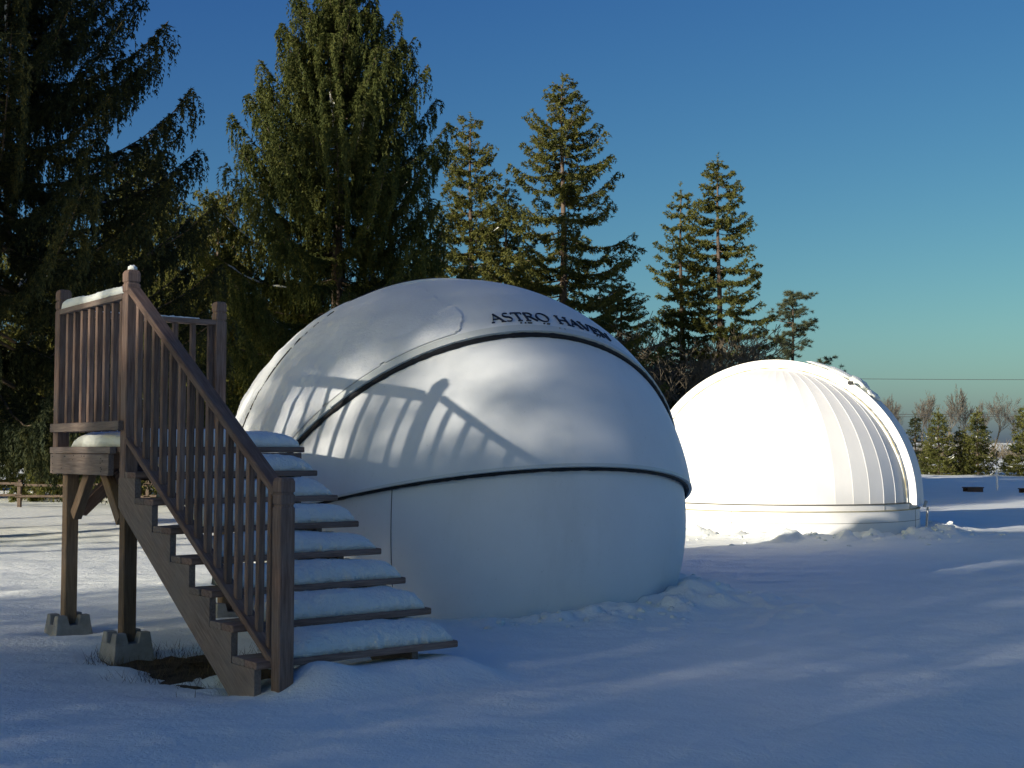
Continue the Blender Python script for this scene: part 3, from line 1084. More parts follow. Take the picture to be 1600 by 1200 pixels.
# snow caps
def cap(name, a0, a1, b0, b1, z, h, seed, mat=M_SNOW, na=60, nb=18, back=0.0, parent=st, p=3.0, rag=0.014, flatback=False):
    V = []; F = []
    for i in range(na+1):
        u = -1+2*i/na
        for j in range(nb+1):
            v = -1+2*j/nb
            # ragged outline
            rg = rag*noise.fractal(Vector((u*(a1-a0)*9, v*2, seed)), 1, 2, 3)
            a = (a0+a1)/2 + u*(a1-a0)/2 + rg*abs(u)**6*0.6
            b = (b0+b1)/2 + v*(b1-b0)/2 + rg*(abs(v)**4)
            e = max(0.0, 1-abs(u)**9)**0.45*(1.0 if (flatback and v > -0.15) else max(0.0, 1-abs(v if not flatback else (v+0.15)/0.85)**2.4)**0.5 if flatback else max(0.0, 1-abs(v)**p)**0.42)
            k = 1+(0.24 if flatback else 0.20)*noise.fractal(Vector((a*2.2, b*2.2, seed)), 1, 2, 3) + back*(v)*0.5
            rough = (0.005+0.007*max(0, -v-0.3))*noise.fractal(Vector((a*30, b*30, seed)), 1, 2, 3)
            zz = z + min(h*e*k, 0.1215 if flatback else 9) + rough*(e > 0)
            if e == 0: zz = z-0.002
            V.append(S(a, b, zz))
    w = nb+1
    for i in range(na):
        for j in range(nb):
            F.append((i*w+j, (i+1)*w+j, (i+1)*w+j+1, i*w+j+1))
    # underside
    V2 = []; base = len(V)
    rimidx = [i*w for i in range(na+1)] + [na*w+j for j in range(1, nb+1)] + [i*w+nb for i in range(na-1, -1, -1)] + [j for j in range(nb-1, 0, -1)]
    F.append(tuple(reversed(rimidx)))
    return mesh_obj(name, V, F, mat, parent, smooth=True)
for i in range(7):
    z = Z1+i*RISE+0.001
    left = -SW+0.19 + 0.03*math.sin(i*2.1)
    cap('snow_cap', left, -0.018-0.012*(i % 2), i*RUN+0.014, (i+1)*RUN+0.075, z, 0.118 + 0.012*math.sin(i*1.7), 3.1*i, mat=M_CRUST, back=0.0, na=130, nb=40, flatback=True)
# landing: thick layer, hollow at the far left corner
cap('snow_cap', -SW+0.02, 0.035, L0+0.02, P1y-0.22, DECK+0.002, 0.115, 41.0, na=80, nb=60, p=9.0)
cap('rail_snow', P2x+0.004, P2x+PW-0.004, P2y+PW+0.0, P1y-0.004, zr+0.019, 0.055, 50.0, na=10, nb=50, rag=0.006, p=16)
cap('rail_snow', P2x+PW+0.15, P3x-0.12, P1y+0.01, P1y+PW-0.01, zr+0.019, 0.012, 51.0, na=50, nb=8, rag=0.01)
c = S(P2x+hw+0.005, P2y+hw, PTOP+0.012)
blob('post_snow', c, 0.030, 0.026, 0.022, M_SNOW, st, 8)

# concrete deck blocks
def deck_block(a, b, label):
    c = S(a, b, 0)
    t = tag(bpy.data.objects.new('deck_block', None), label, 'footing', 'concrete deck blocks under the landing posts')
    t.location = c
    COL.objects.link(t)
    V = []; F = []
    # truncated pyramid with cross slots in its head: built as four corner horns on a body
    hb, ht, zb_, zm, zt = 0.150, 0.112, -0.16, 0.052, 0.118
    slot = 0.047
    def P(x, y, z):
        return S(a+x, b+y, z)
    def frustum(x0, x1, y0, y1, X0, X1, Y0, Y1, z0, z1):
        n = len(V)
        V.extend([P(x0, y0, z0), P(x1, y0, z0), P(x1, y1, z0), P(x0, y1, z0), P(X0, Y0, z1), P(X1, Y0, z1), P(X1, Y1, z1), P(X0, Y1, z1)])
        F.extend([(n+3, n+2, n+1, n), (n+4, n+5, n+6, n+7), (n, n+1, n+5, n+4), (n+1, n+2, n+6, n+5), (n+2, n+3, n+7, n+6), (n+3, n, n+4, n+7)])
    tm = (zm-zb_)/(zt-zb_)
    hm = hb+(ht-hb)*tm
    frustum(-hb, hb, -hb, hb, -hm, hm, -hm, hm, zb_, zm)
    body = mesh_obj('block_body', V, F, M_CONC, t)
    bv = body.modifiers.new('bevel', 'BEVEL'); bv.width = 0.006; bv.segments = 2
    for sx in (-1, 1):
        for sy in (-1, 1):
            V.clear(); F.clear()
            xs_ = sorted((sx*slot*0.62, sx*hm)); ys_ = sorted((sy*slot*0.62, sy*hm))
            Xs = sorted((sx*slot, sx*ht)); Ys = sorted((sy*slot, sy*ht))
            frustum(xs_[0], xs_[1], ys_[0], ys_[1], Xs[0], Xs[1], Ys[0], Ys[1], zm-0.004, zt)
            o = mesh_obj('corner_lug', list(V), list(F), M_CONC, t)
            bv = o.modifiers.new('bevel', 'BEVEL'); bv.width = 0.005; bv.segments = 2
    return t
labs = ['pale concrete deck block under the nearer left support post of the stairs, beside bare grass',
        'concrete deck block half buried in snow under the leftmost support post',
        'concrete deck block under the right front support post hidden behind the treads',
        'concrete deck block under the right rear support post hidden behind the treads']
for (a, b), l in zip(SP, labs):
    deck_block(a+hw, b+hw, l)

# ------------------------------------------------------------------ trees
def spruce_mesh(H, prof, seed, zb=0.8, whorl=0.42, nper=6, lat=0.15, shoot=0.055, sw=0.032, sl=0.10, hang=0.45,
                tip_up=0.35, pitch_lo=-8, pitch_hi=38, snow=0.12, cover=1.0, drop=0.0, latmax=0.42, droop=1.0):
    r = np.random.default_rng(seed)
    tri = []          # shoot triangles
    limbV = []; limbF = []; nv = 0
    snowV = []; snowF = []; sn = 0
    zs = []
    z = zb
    while z < H-0.25:
        zs.append(z)
        z += whorl*(0.55+0.45*(H-z)/H)*r.uniform(0.8, 1.2)
    Bp = []; Dp = []; Lp = []; Wp = []
    for z in zs:
        u = (H-z)/H
        R = np.interp(u, [p[0] for p in prof], [p[1] for p in prof])
        n = max(3, int(nper*min(1.0, 0.45+R/2.0)))
        a0 = r.uniform(0, 6.28)
        for k in range(n):
            if r.random() < drop: continue
            az = a0 + 2*math.pi*k/n + r.normal(0, 0.22)
            L = R*r.uniform(0.72, 1.10) + 0.12
            pit = math.radians(pitch_lo + (pitch_hi-pitch_lo)*(1-u)**1.2 + r.normal(0, 6))
            zz = z + r.uniform(-0.12, 0.12)
            m = max(6, int(L/0.12))
            s = np.linspace(0, 1, m)
            hz = L*s*math.cos(pit)
            vz = L*(s*math.sin(pit) - 0.30*s*(1-s)*1.6 + tip_up*s**3*0.6)
            wob = np.cumsum(r.normal(0, 0.02, m))*0.5
            dx, dy = math.cos(az), math.sin(az)
            P = np.stack([hz*dx - wob*dy, hz*dy + wob*dx, zz+vz], 1)
            # limb tube (3-sided)
            step = max(1, m//6)
            idx = list(range(0, m, step))
            if idx[-1] != m-1: idx.append(m-1)
            rad = [max(0.004, 0.010+0.012*L*(1-s[i])*0.6) for i in idx]
            for q, i in enumerate(idx):
                for t in range(3):
                    an = 2.094*t
                    limbV.append((P[i, 0]-dy*rad[q]*math.cos(an), P[i, 1]+dx*rad[q]*math.cos(an), P[i, 2]+rad[q]*math.sin(an)))
            for q in range(len(idx)-1):
                for t in range(3):
                    limbF.append((nv+q*3+t, nv+q*3+(t+1) % 3, nv+q*3+3+(t+1) % 3, nv+q*3+3+t))
            nv += 3*len(idx)
            # laterals
            ns = max(3, int(L/lat))
            ss = np.sort(np.concatenate([r.uniform(0.12, 1.0, ns) for _ in range(2)]))
            sd_ = np.where(r.random(len(ss)) < 0.5, -1.0, 1.0)
            base = np.stack([np.interp(ss, s, P[:, c_]) for c_ in range(3)], 1)
            lat_len = (0.10 + 0.30*L*(1-ss)**0.8*0.55 + 0.10)*r.uniform(0.6, 1.25, len(ss))
            lat_len = np.minimum(lat_len, latmax)
            ang = az + sd_*r.uniform(0.7, 1.25, len(ss))
            ldx, ldy = np.cos(ang), np.sin(ang)
            hangl = hang*(0.4+0.6*droop)*r.uniform(0.25, 1.1, len(ss))*(0.4+0.6*np.minimum(1, L/1.5))*np.where(r.random(len(ss)) < 0.75, 1, 0.3)
            # each lateral: horizontal run then hangs
            npt = int(max(3, round((0.35+hang)/shoot*0.8)))
            for q in range(npt):
                f = (q+r.random(len(ss)))/npt
                hor = lat_len*np.minimum(1.0, f*2.0)
                ver = -hangl*np.maximum(0, f-0.30)/0.7 - 0.10*hor
                pb = base + np.stack([ldx*hor, ldy*hor, ver], 1)
                pb += r.normal(0, 0.010, pb.shape)
                down = np.clip(f*1.5, 0.15, 1.0)
                for rep in range(max(1, int(round(cover*2)))):
                    th = r.uniform(0, 6.28, len(ss))
                    sp = np.stack([np.cos(th)*(0.62-0.30*f) + ldx*0.6*(1-f), np.sin(th)*(0.62-0.30*f) + ldy*0.6*(1-f), -down*0.9*droop+r.uniform(-0.1-0.35*(1-droop), 0.45+0.35*(1-droop), len(ss))], 1)
                    sp /= np.linalg.norm(sp, axis=1)[:, None]
                    Bp.append(pb); Dp.append(sp)
                    Lp.append(sl*r.uniform(0.6, 1.3, len(ss))); Wp.append(sw*r.uniform(0.7, 1.3, len(ss)))
            # shoots directly on the limb, star-like at the tip
            nd = int(max(6, L/shoot*0.7*cover*1.5))
            s2 = 1-(r.random(nd)**1.4)*0.9
            pb = np.stack([np.interp(s2, s, P[:, c_]) for c_ in range(3)], 1)
            th = r.uniform(0, 6.28, nd)
            sp = np.stack([dx*0.8+np.cos(th)*0.8, dy*0.8+np.sin(th)*0.8, r.uniform(-0.2, 0.9, nd)], 1)
            sp /= np.linalg.norm(sp, axis=1)[:, None]
            Bp.append(pb); Dp.append(sp); Lp.append(sl*r.uniform(0.6, 1.3, nd)); Wp.append(sw*r.uniform(0.7, 1.2, nd))
            # snow lying on the limb
            if r.random() < snow and L > 0.7:
                for _ in range(r.integers(1, 5)):
                    c0 = r.uniform(0.25, 0.8); c1 = min(0.98, c0 + r.uniform(0.15, 0.45)/L)
                    mm = 6
                    w0 = r.uniform(0.02, 0.05)
                    for q in range(mm):
                        sc = c0+(c1-c0)*q/(mm-1)
                        pc = [np.interp(sc, s, P[:, c_]) for c_ in range(3)]
                        ww = w0*math.sin(math.pi*(q+0.3)/(mm-0.4))+0.004
                        jn = r.normal(0, 0.012)
                        snowV += [(pc[0]-dy*(ww+jn), pc[1]+dx*(ww+jn), pc[2]+0.01), (pc[0]+jn, pc[1]+jn, pc[2]+0.02+ww*0.8), (pc[0]+dy*ww, pc[1]-dx*ww, pc[2]+0.01)]
                    for q in range(mm-1):
                        for t in range(2):
                            snowF.append((sn+q*3+t, sn+q*3+t+1, sn+q*3+4+t, sn+q*3+3+t))
                    sn += mm*3
    # leader
    nd = int(60*cover)
    zt = H - r.random(nd)*0.9
    th = r.uniform(0, 6.28, nd)
    Bp.append(np.stack([0*zt, 0*zt, zt], 1)); 
    sp = np.stack([np.cos(th), np.sin(th), r.uniform(0.2, 1.2, nd)], 1); sp /= np.linalg.norm(sp, axis=1)[:, None]
    Dp.append(sp); Lp.append(sl*r.uniform(0.8, 1.5, nd)); Wp.append(sw*np.ones(nd))
    Bp = np.concatenate(Bp); Dp = np.concatenate(Dp); Lp = np.concatenate(Lp); Wp = np.concatenate(Wp)
    n = len(Bp)
    rv = r.normal(0, 1, (n, 3))
    Sd = np.cross(Dp, rv); Sd /= np.linalg.norm(Sd, axis=1)[:, None]+1e-9
    V = np.concatenate([Bp-Sd*(Wp/2)[:, None], Bp+Sd*(Wp/2)[:, None], Bp+Dp*Lp[:, None]], 0)
    i = np.arange(n)
    F = np.stack([i, i+n, i+2*n], 1)
    # trunk
    tv = []; tf = []
    kk = 8
    for q in range(9):
        zq = H*0.97*q/8
        rr = (0.012*H+0.03)*(1-q/8.3) + 0.01
        ox = 0.03*math.sin(q*1.3+seed)
        for t in range(kk):
            tv.append((ox+rr*math.cos(6.283*t/kk), rr*math.sin(6.283*t/kk), zq))
    for q in range(8):
        for t in range(kk):
            tf.append((q*kk+t, q*kk+(t+1) % kk, (q+1)*kk+(t+1) % kk, (q+1)*kk+t))
    return V, F, tv, tf, limbV, limbF, snowV, snowF

def spruce(x, y, label, H, prof, seed, mat=M_FOL, group='spruces standing behind the domes', cat='spruce tree', name='spruce_tree', **kw):
    V, F, tv, tf, lv, lf, sv, sf = spruce_mesh(H, prof, seed, **kw)
    z0 = ground_z(x, y)-0.05
    root = empty(name, (x, y, z0), label, cat, group)
    off = np.array([x, y, z0])
    def part(nm, v, f, m, kind=None, smooth=False):
        if len(f) == 0: return
        me_o = np_mesh(nm, np.asarray(v, dtype=float), f, m, None, smooth)
        me_o.parent = root
        if kind: me_o['kind'] = kind
        return me_o
    part('trunk', tv, tf, M_BARK, smooth=True)
    part('limbs', lv, lf, M_LIMB, 'stuff')
    part('crown', V, F, mat, 'stuff')
    part('branch_snow', sv, sf, M_SNOW, 'stuff')
    return root

def copy_tree(o, x, y, rz, sc, label):
    c = o.copy(); COL.objects.link(c)
    c.location = (x, y, ground_z(x, y)-0.05); c.rotation_euler = (0, 0, rz); c.scale = (sc[0], sc[0], sc[1])
    c['label'] = label
    for ch in o.children:
        d = ch.copy(); COL.objects.link(d); d.parent = c
    return c

def px(x, Y): return (x-800)/2000*Y
GL = 'spruces standing behind the domes'
PB = [(0, 0.05), (0.06, 0.22), (0.14, 0.62), (0.23, 1.25), (0.34, 1.95), (0.5, 2.55), (0.7, 3.2), (0.9, 3.4), (1, 3.2)]
# tall weeping spruce left of centre
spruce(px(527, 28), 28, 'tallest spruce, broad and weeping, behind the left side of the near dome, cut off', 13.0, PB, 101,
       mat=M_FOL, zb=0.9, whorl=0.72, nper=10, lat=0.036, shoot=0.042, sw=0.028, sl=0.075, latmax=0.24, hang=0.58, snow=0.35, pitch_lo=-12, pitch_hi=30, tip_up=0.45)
# dark spruce at the left edge
PA = [(0, 0.1), (0.12, 0.9), (0.25, 1.6), (0.42, 2.6), (0.65, 3.4), (0.85, 3.5), (1, 3.0)]
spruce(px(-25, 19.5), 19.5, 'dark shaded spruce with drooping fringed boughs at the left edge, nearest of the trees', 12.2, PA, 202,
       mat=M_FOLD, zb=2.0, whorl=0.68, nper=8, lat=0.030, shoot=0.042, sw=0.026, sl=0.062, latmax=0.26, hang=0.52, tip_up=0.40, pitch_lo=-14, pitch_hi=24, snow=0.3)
PN = [(0, 0.04), (0.1, 0.5), (0.25, 0.95), (0.45, 1.45), (0.7, 2.1), (1, 2.4)]
PD = [(0, 0.04), (0.08, 0.5), (0.16, 1.05), (0.32, 1.6), (0.5, 2.15), (0.7, 2.6), (1, 2.9)]
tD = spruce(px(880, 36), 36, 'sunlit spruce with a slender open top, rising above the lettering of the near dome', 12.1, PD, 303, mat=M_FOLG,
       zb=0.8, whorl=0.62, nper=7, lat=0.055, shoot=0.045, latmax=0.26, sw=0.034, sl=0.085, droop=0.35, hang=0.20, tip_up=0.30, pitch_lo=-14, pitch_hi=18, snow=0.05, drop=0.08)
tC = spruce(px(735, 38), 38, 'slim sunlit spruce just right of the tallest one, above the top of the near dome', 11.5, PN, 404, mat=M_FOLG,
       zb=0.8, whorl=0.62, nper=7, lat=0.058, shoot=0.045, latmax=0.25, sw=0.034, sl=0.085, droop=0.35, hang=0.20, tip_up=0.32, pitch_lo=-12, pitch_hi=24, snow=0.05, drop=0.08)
copy_tree(tC, px(790, 40), 40, 2.2, (0.85, 0.86), 'smaller spruce squeezed between the slim one and the open topped one')
PF = [(0, 0.04), (0.08, 0.45), (0.18, 1.0), (0.32, 1.35), (0.5, 1.8), (0.75, 2.3), (1, 2.4)]
tF = spruce(px(1125, 45), 45, 'pointed spruce with flat level boughs, taller of the pair above the gap between the domes', 11.9, PF, 505, mat=M_FOLG,
       zb=2.0, whorl=0.62, nper=6, lat=0.050, shoot=0.050, latmax=0.26, sw=0.038, sl=0.095, droop=0.35, hang=0.16, tip_up=0.22, pitch_lo=-14, pitch_hi=14, snow=0.03, drop=0.12)
PE = [(0, 0.04), (0.1, 0.35), (0.3, 0.95), (0.5, 1.1), (0.8, 1.6), (1, 1.8)]
spruce(px(1066, 46), 46, 'thin sparse spruce left of the pointed one, above the gap between the domes', 11.1, PE, 606, mat=M_FOLG,
       zb=2.0, whorl=0.62, nper=6, lat=0.055, shoot=0.050, latmax=0.24, sw=0.038, sl=0.095, droop=0.35, hang=0.16, tip_up=0.25, pitch_lo=-14, pitch_hi=18, snow=0.02, drop=0.15)
# olive spruce between the left edge tree and the tallest
PA2 = [(0, 0.05), (0.1, 0.6), (0.3, 1.4), (0.6, 2.2), (1, 2.6)]
t2 = spruce(px(222, 33), 33, 'loose olive spruce seen behind the dark one, above the head of the stairs', 9.2, PA2, 707, mat=M_FOLG,
       zb=0.9, whorl=0.55, nper=7, lat=0.055, shoot=0.045, latmax=0.28, sw=0.034, sl=0.085, hang=0.35, tip_up=0.35, pitch_lo=-8, pitch_hi=30, snow=0.15)
copy_tree(t2, px(330, 31), 31.5, 1.7, (0.9, 0.86), 'low bushy spruce filling the space left of the tallest one')
copy_tree(t2, px(62, 34), 34.0, 4.0, (1.0, 0.84), 'low olive spruce below the dark one, behind the rail fence at left')
copy_tree(t2, px(665, 41), 43, 3.0, (1.0, 0.86), 'half hidden spruce between the tallest and the slim one')
copy_tree(tD, px(975, 42), 43, 2.5, (0.85, 0.60), 'short spruce at the right foot of the open topped one')
copy_tree(t2, px(455, 31), 31.5, 5.1, (0.95, 0.62), 'low spruce in front of the trunk of the tallest one, behind the landing rail')
copy_tree(t2, px(605, 33), 33.5, 0.9, (1.0, 0.66), 'low spruce at the right foot of the tallest one, behind the dome top')
copy_tree(t2, px(820, 38), 38.5, 2.9, (1.0, 0.72), 'low spruce between the slim one and the open topped one')
# a back row that closes the gaps
bk = [(-14.5, 44, 0.95, 0.80), (-11.0, 46, 1.0, 0.86), (-7.9, 45, 1.0, 0.80), (-5.0, 47, 1.05, 0.84), (-2.0, 46, 1.0, 0.78), (-19, 42, 1.1, 0.95), (-23, 39, 1.1, 0.9), (0.8, 48, 1.0, 0.7), (-16.5, 34, 1.0, 0.85), (3.9, 47, 0.9, 0.58)]
bl = ['far spruce behind the landing rail', 'far spruce right of the stair head', 'far spruce behind the left shoulder of the tallest one', 'far spruce behind the trunk of the tallest one',
      'far spruce behind the top left of the near dome', 'far spruce at the left edge, behind the dark one', 'leftmost far spruce, outside the frame', 'far spruce behind the slim one',
      'spruce beyond the left frame edge, behind the rail fence', 'far short spruce behind the right shoulder of the near dome']
for (x, y, s, sz), l in zip(bk, bl):
    copy_tree(t2, x, y, x*1.7, (s, sz), l)

# pine right of the pair
def pine(x, y, label, H, seed, lean=0.5):
    r = np.random.default_rng(seed)
    root = empty('pine_tree', (x, y, ground_z(x, y)-0.05), label, 'pine tree')
    Bp = []; Dp = []; lv = []; lf = []; n0 = 0
    for i in range(46):
        z = H*(0.36+0.62*i/46) 
        u = (H-z)/H
        L = (0.35+2.9*u**0.75)*r.uniform(0.5, 1.1)
        az = r.uniform(0, 6.28)
        if math.cos(az) > 0: L *= 1.25
        else: L *= 0.8
        pit = r.uniform(0.05, 0.5)
        m = 9
        s = np.linspace(0, 1, m)
        P = np.stack([L*s*math.cos(az), L*s*math.sin(az), z+L*s*math.tan(pit)*0.6+0.12*L*s**3], 1)
        for q in range(m):
            for t in range(3):
                rr = 0.03*(1-s[q])+0.006
                lv.append((P[q, 0]+rr*math.cos(2.09*t), P[q, 1], P[q, 2]+rr*math.sin(2.09*t)))
        for q in range(m-1):
            for t in range(3):
                lf.append((n0+q*3+t, n0+q*3+(t+1) % 3, n0+q*3+3+(t+1) % 3, n0+q*3+3+t))
        n0 += m*3
        # tufts in flat pads along the outer part
        for q in range(int(10+L*9)):
            sc = r.uniform(0.3, 1.02)
            c = np.array([np.interp(sc, s, P[:, k]) for k in range(3)]) + r.normal(0, 1, 3)*np.array([0.16, 0.16, 0.05])
            k = 46
            d = r.normal(0, 1, (k, 3)); d[:, 2] = d[:, 2]*0.6+0.5
            d /= np.linalg.norm(d, axis=1)[:, None]
            Bp.append(np.repeat(c[None], k, 0)+d*0.02); Dp.append(d)
    Bp = np.concatenate(Bp); Dp = np.concatenate(Dp); n = len(Bp)
    L = r.uniform(0.09, 0.17, n); Sd = np.cross(Dp, r.normal(0, 1, (n, 3))); Sd /= np.linalg.norm(Sd, axis=1)[:, None]
    V = np.concatenate([Bp-Sd*0.009, Bp+Sd*0.009, Bp+Dp*L[:, None]], 0)
    F = np.stack([np.arange(n), np.arange(n)+n, np.arange(n)+2*n], 1)
    o = np_mesh('crown', V, F, M_PINE); o.parent = root; o['kind'] = 'stuff'
    o = np_mesh('limbs', np.array(lv), lf, M_BARK); o.parent = root; o['kind'] = 'stuff'
    tv, tf = tube([(0.03*math.sin(q), 0, H*0.98*q/9) for q in range(10)], [0.13*(1-q/9.5)+0.015 for q in range(10)], 8)
    o = np_mesh('trunk', np.array([tuple(v) for v in tv]), tf, M_BARK, smooth=True); o.parent = root
    return root
pine(px(1240, 55), 55, 'blue green pine with uneven layered boughs, behind the top of the far dome', 8.4, 808)

# leafless trees and thickets
def bare_tree_mesh(H, seed, r0=0.10, depth=5, spread=0.55, up=0.5, nb=3, twig=0.010):
    r = random.Random(seed)
    V = []; F = []
    def seg(p, q, ra, rb, k):
        d = (q-p).normalized()
        ref = Vector((0, 0, 1)) if abs(d.z) < 0.9 else Vector((1, 0, 0))
        s = d.cross(ref).normalized(); t = s.cross(d)
        b = len(V)
        for (c, rr) in ((p, ra), (q, rb)):
            for j in range(k):
                a = 6.283*j/k
                V.append(c+(s*math.cos(a)+t*math.sin(a))*rr)
        for j in range(k):
            F.append((b+j, b+(j+1) % k, b+k+(j+1) % k, b+k+j))
    def grow(p, d, L, rad, dep):
        nseg = 3 if dep > 1 else 2
        q = p
        for i in range(nseg):
            d = (d + Vector((r.gauss(0, 0.12), r.gauss(0, 0.12), r.gauss(0.03, 0.08)))).normalized()
            n = q + d*(L/nseg)
            r1 = max(twig, rad*(1-(i+1)/nseg*0.35))
            seg(q, n, max(twig, rad*(1-i/nseg*0.35)), r1, 4 if dep > 3 else 3)
            q = n
            if dep > 0 and (i > 0 or dep < depth):
                for _ in range(1 if i < nseg-1 else nb-1):
                    a = r.uniform(0, 6.283)
                    nd = (d + Vector((math.cos(a), math.sin(a), 0))*r.uniform(0.5, 1.1)*spread + Vector((0, 0, up*0.4))).normalized()
                    grow(q, nd, L*r.uniform(0.55, 0.78), max(twig, r1*0.6), dep-1)
    grow(Vector((0, 0, 0)), Vector((0, 0, 1)), H*0.34, r0, depth)
    zmax = max(v.z for v in V)
    k = H/zmax
    return [(v.x*k, v.y*k, v.z*k) for v in V], F

def bare(x, y, label, H, seed, mat, group, name='bare_tree', **kw):
    V, F = bare_tree_mesh(H, seed, **kw)
    o = np_mesh(name, np.array(V), F, mat)
    o.location = (x, y, ground_z(x, y)-0.05)
    return tag(o, label, 'tree', group)

gx = 'leafless tangled trees in the gap between the domes'
th1 = bare(px(1035, 41), 41, 'brown tangled leafless tree beside the right shoulder of the near dome', 5.6, 1, M_BARE2, gx, depth=5, spread=1.0, up=0.15, r0=0.09, twig=0.009)
for (xx, yy, rz, s, l) in ((1090, 40, 1.0, 1.0, 'brown tangled leafless tree in the middle of the gap between the domes'),
                           (1145, 42, 2.3, 0.95, 'brown tangled leafless tree above the left shoulder of the far dome'),
                           (1060, 43, 4.1, 1.05, 'brown tangled leafless tree behind two others in the gap between the domes'),
                           (1120, 44, 5.2, 1.05, 'brown tangled leafless tree under the pointed spruce'),
                           (1185, 43, 0.4, 0.80, 'small brown leafless tree at the right end of the tangle, above the far dome')):
    c = th1.copy(); COL.objects.link(c); c.location = (px(xx, yy), yy, ground_z(px(xx, yy), yy)-0.05)
    c.rotation_euler = (0, 0, rz); c.scale = (s, s, s); c['label'] = l
# low green spruces among the tangle
copy_tree(t2, px(1040, 44), 44.5, 0.6, (0.7, 0.50), 'low spruce behind the leafless tangle, next to the near dome')
copy_tree(t2, px(1100, 47), 47.5, 1.6, (0.8, 0.50), 'low spruce behind the leafless tangle, below the thin spruce')
copy_tree(t2, px(1160, 46), 46.5, 2.6, (0.75, 0.45), 'low spruce behind the leafless tangle, nearer the far dome')

# small spruces in the row at right
PS = [(0, 0.02), (0.15, 0.15), (0.4, 0.46), (0.7, 0.80), (0.92, 1.05), (1, 1.05)]
GR = 'young spruces in a row at the right edge of the field'
s1 = spruce(px(1466, 68), 68, 'green young spruce, second from the left in the row beyond the snowfield', 3.55, PS, 909, mat=M_FOLG, group=GR,
       zb=0.15, whorl=0.20, nper=7, lat=0.09, shoot=0.10, sw=0.045, sl=0.13, droop=0.3, hang=0.08, tip_up=0.2, pitch_lo=-5, pitch_hi=30, snow=0.30)
s2 = spruce(px(1430, 69), 69, 'dark narrow young spruce close to the right side of the far dome', 3.3, [(a, b*0.62) for a, b in PS], 910, mat=M_FOLD, group=GR,
       zb=0.15, whorl=0.20, nper=6, lat=0.09, shoot=0.10, sw=0.045, sl=0.13, droop=0.3, hang=0.08, tip_up=0.2, pitch_lo=-5, pitch_hi=30, snow=0.1)
copy_tree(s1, px(1499, 69), 69, 2.0, (0.85, 0.72), 'low young spruce, third from the left in the row beyond the snowfield')
copy_tree(s1, px(1532, 68), 68.5, 3.4, (0.98, 1.02), 'green young spruce directly left of the white stake')
copy_tree(s1, px(1604, 67), 67, 4.4, (1.15, 1.08), 'young spruce cut by the right edge of the frame')
copy_tree(s2, px(1513, 71), 71, 1.4, (1.1, 0.62), 'dark low spruce behind the row, between two green ones')
copy_tree(s1, px(1450, 72), 72, 5.4, (0.7, 0.5), 'low spruce tucked behind the second one of the row')
copy_tree(s1, px(1481, 74), 74, 0.4, (0.7, 0.4), 'low snowy spruce deep in the gap left of centre of the row')
copy_tree(s1, px(1576, 76), 76, 1.1, (0.7, 0.32), 'low snowy spruce right of the white stake, behind the row')
copy_tree(s1, px(1645, 68), 68, 2.1, (1.1, 1.0), 'young spruce just beyond the right edge of the frame')

GBT = 'leafless trees far behind the young spruces'
b1 = bare(px(1478, 112), 112, 'tall slim leafless tree above the second young spruce, topmost of the far leafless trees', 6.4, 31, M_BARE, GBT, depth=5, spread=0.5, up=0.7, r0=0.09, twig=0.011)
b2 = bare(px(1552, 118), 118, 'round crowned leafless tree above the white stake', 5.8, 32, M_BARE, GBT, depth=5, spread=0.8, up=0.5, r0=0.09, twig=0.011)
def cpb(o, x, Y, rz, s, l):
    c = o.copy(); COL.objects.link(c); c.location = (px(x, Y), Y, ground_z(px(x, Y), Y)-0.05)
    c.rotation_euler = (0, 0, rz); c.scale = (s, s, s); c['label'] = l
cpb(b1, 1440, 114, 1.0, 0.92, 'leafless tree above the dark narrow spruce')
cpb(b1, 1455, 118, 2.0, 0.88, 'second leafless tree above the dark narrow spruce')
cpb(b2, 1395, 112, 2.6, 0.92, 'leafless tree nearest the edge of the far dome')
cpb(b1, 1408, 116, 3.1, 0.88, 'slim leafless tree just right of the far dome')
cpb(b2, 1512, 114, 3.9, 0.88, 'leafless tree above the gap between the third and fourth young spruces')
cpb(b2, 1375, 119, 4.9, 0.85, 'leafless tree half hidden by the curve of the far dome')
cpb(b1, 1530, 121, 5.2, 0.8, 'thin leafless tree behind the spruce left of the white stake')
cpb(b2, 1580, 122, 0.7, 0.75, 'low leafless tree right of the white stake')
cpb(b1, 1620, 119, 1.7, 0.85, 'leafless tree beyond the right frame edge')
cpb(b2, 1350, 121, 2.9, 0.8, 'leafless tree hidden behind the far dome')

# brushy scrub behind, one mass
def scrub():
    r = np.random.default_rng(77)
    n = 9000
    x = r.uniform(30, 58, n)*1.0; y = r.uniform(100, 108, n)
    gz = ground_h(x, y)
    z = r.uniform(0, 1, n)**1.3*(1.0+0.6*np.sin(x*0.9)+0.4*np.sin(x*2.3))
    B_ = np.stack([x, y, gz+np.maximum(z, 0)], 1)
    D = r.normal(0, 0.5, (n, 3)); D[:, 2] = np.abs(D[:, 2])+0.7
    D /= np.linalg.norm(D, axis=1)[:, None]
    Sd = np.cross(D, r.normal(0, 1, (n, 3))); Sd /= np.linalg.norm(Sd, axis=1)[:, None]
    V = np.concatenate([B_-Sd*0.02, B_+Sd*0.02, B_+D*r.uniform(0.3, 0.8, n)[:, None]], 0)
    F = np.stack([np.arange(n), np.arange(n)+n, np.arange(n)+2*n], 1)
    o = np_mesh('brush', V, F, M_BARE2)
    tag(o, 'brown leafless brush in a band behind the young spruces', 'brush', kind='stuff')
scrub()

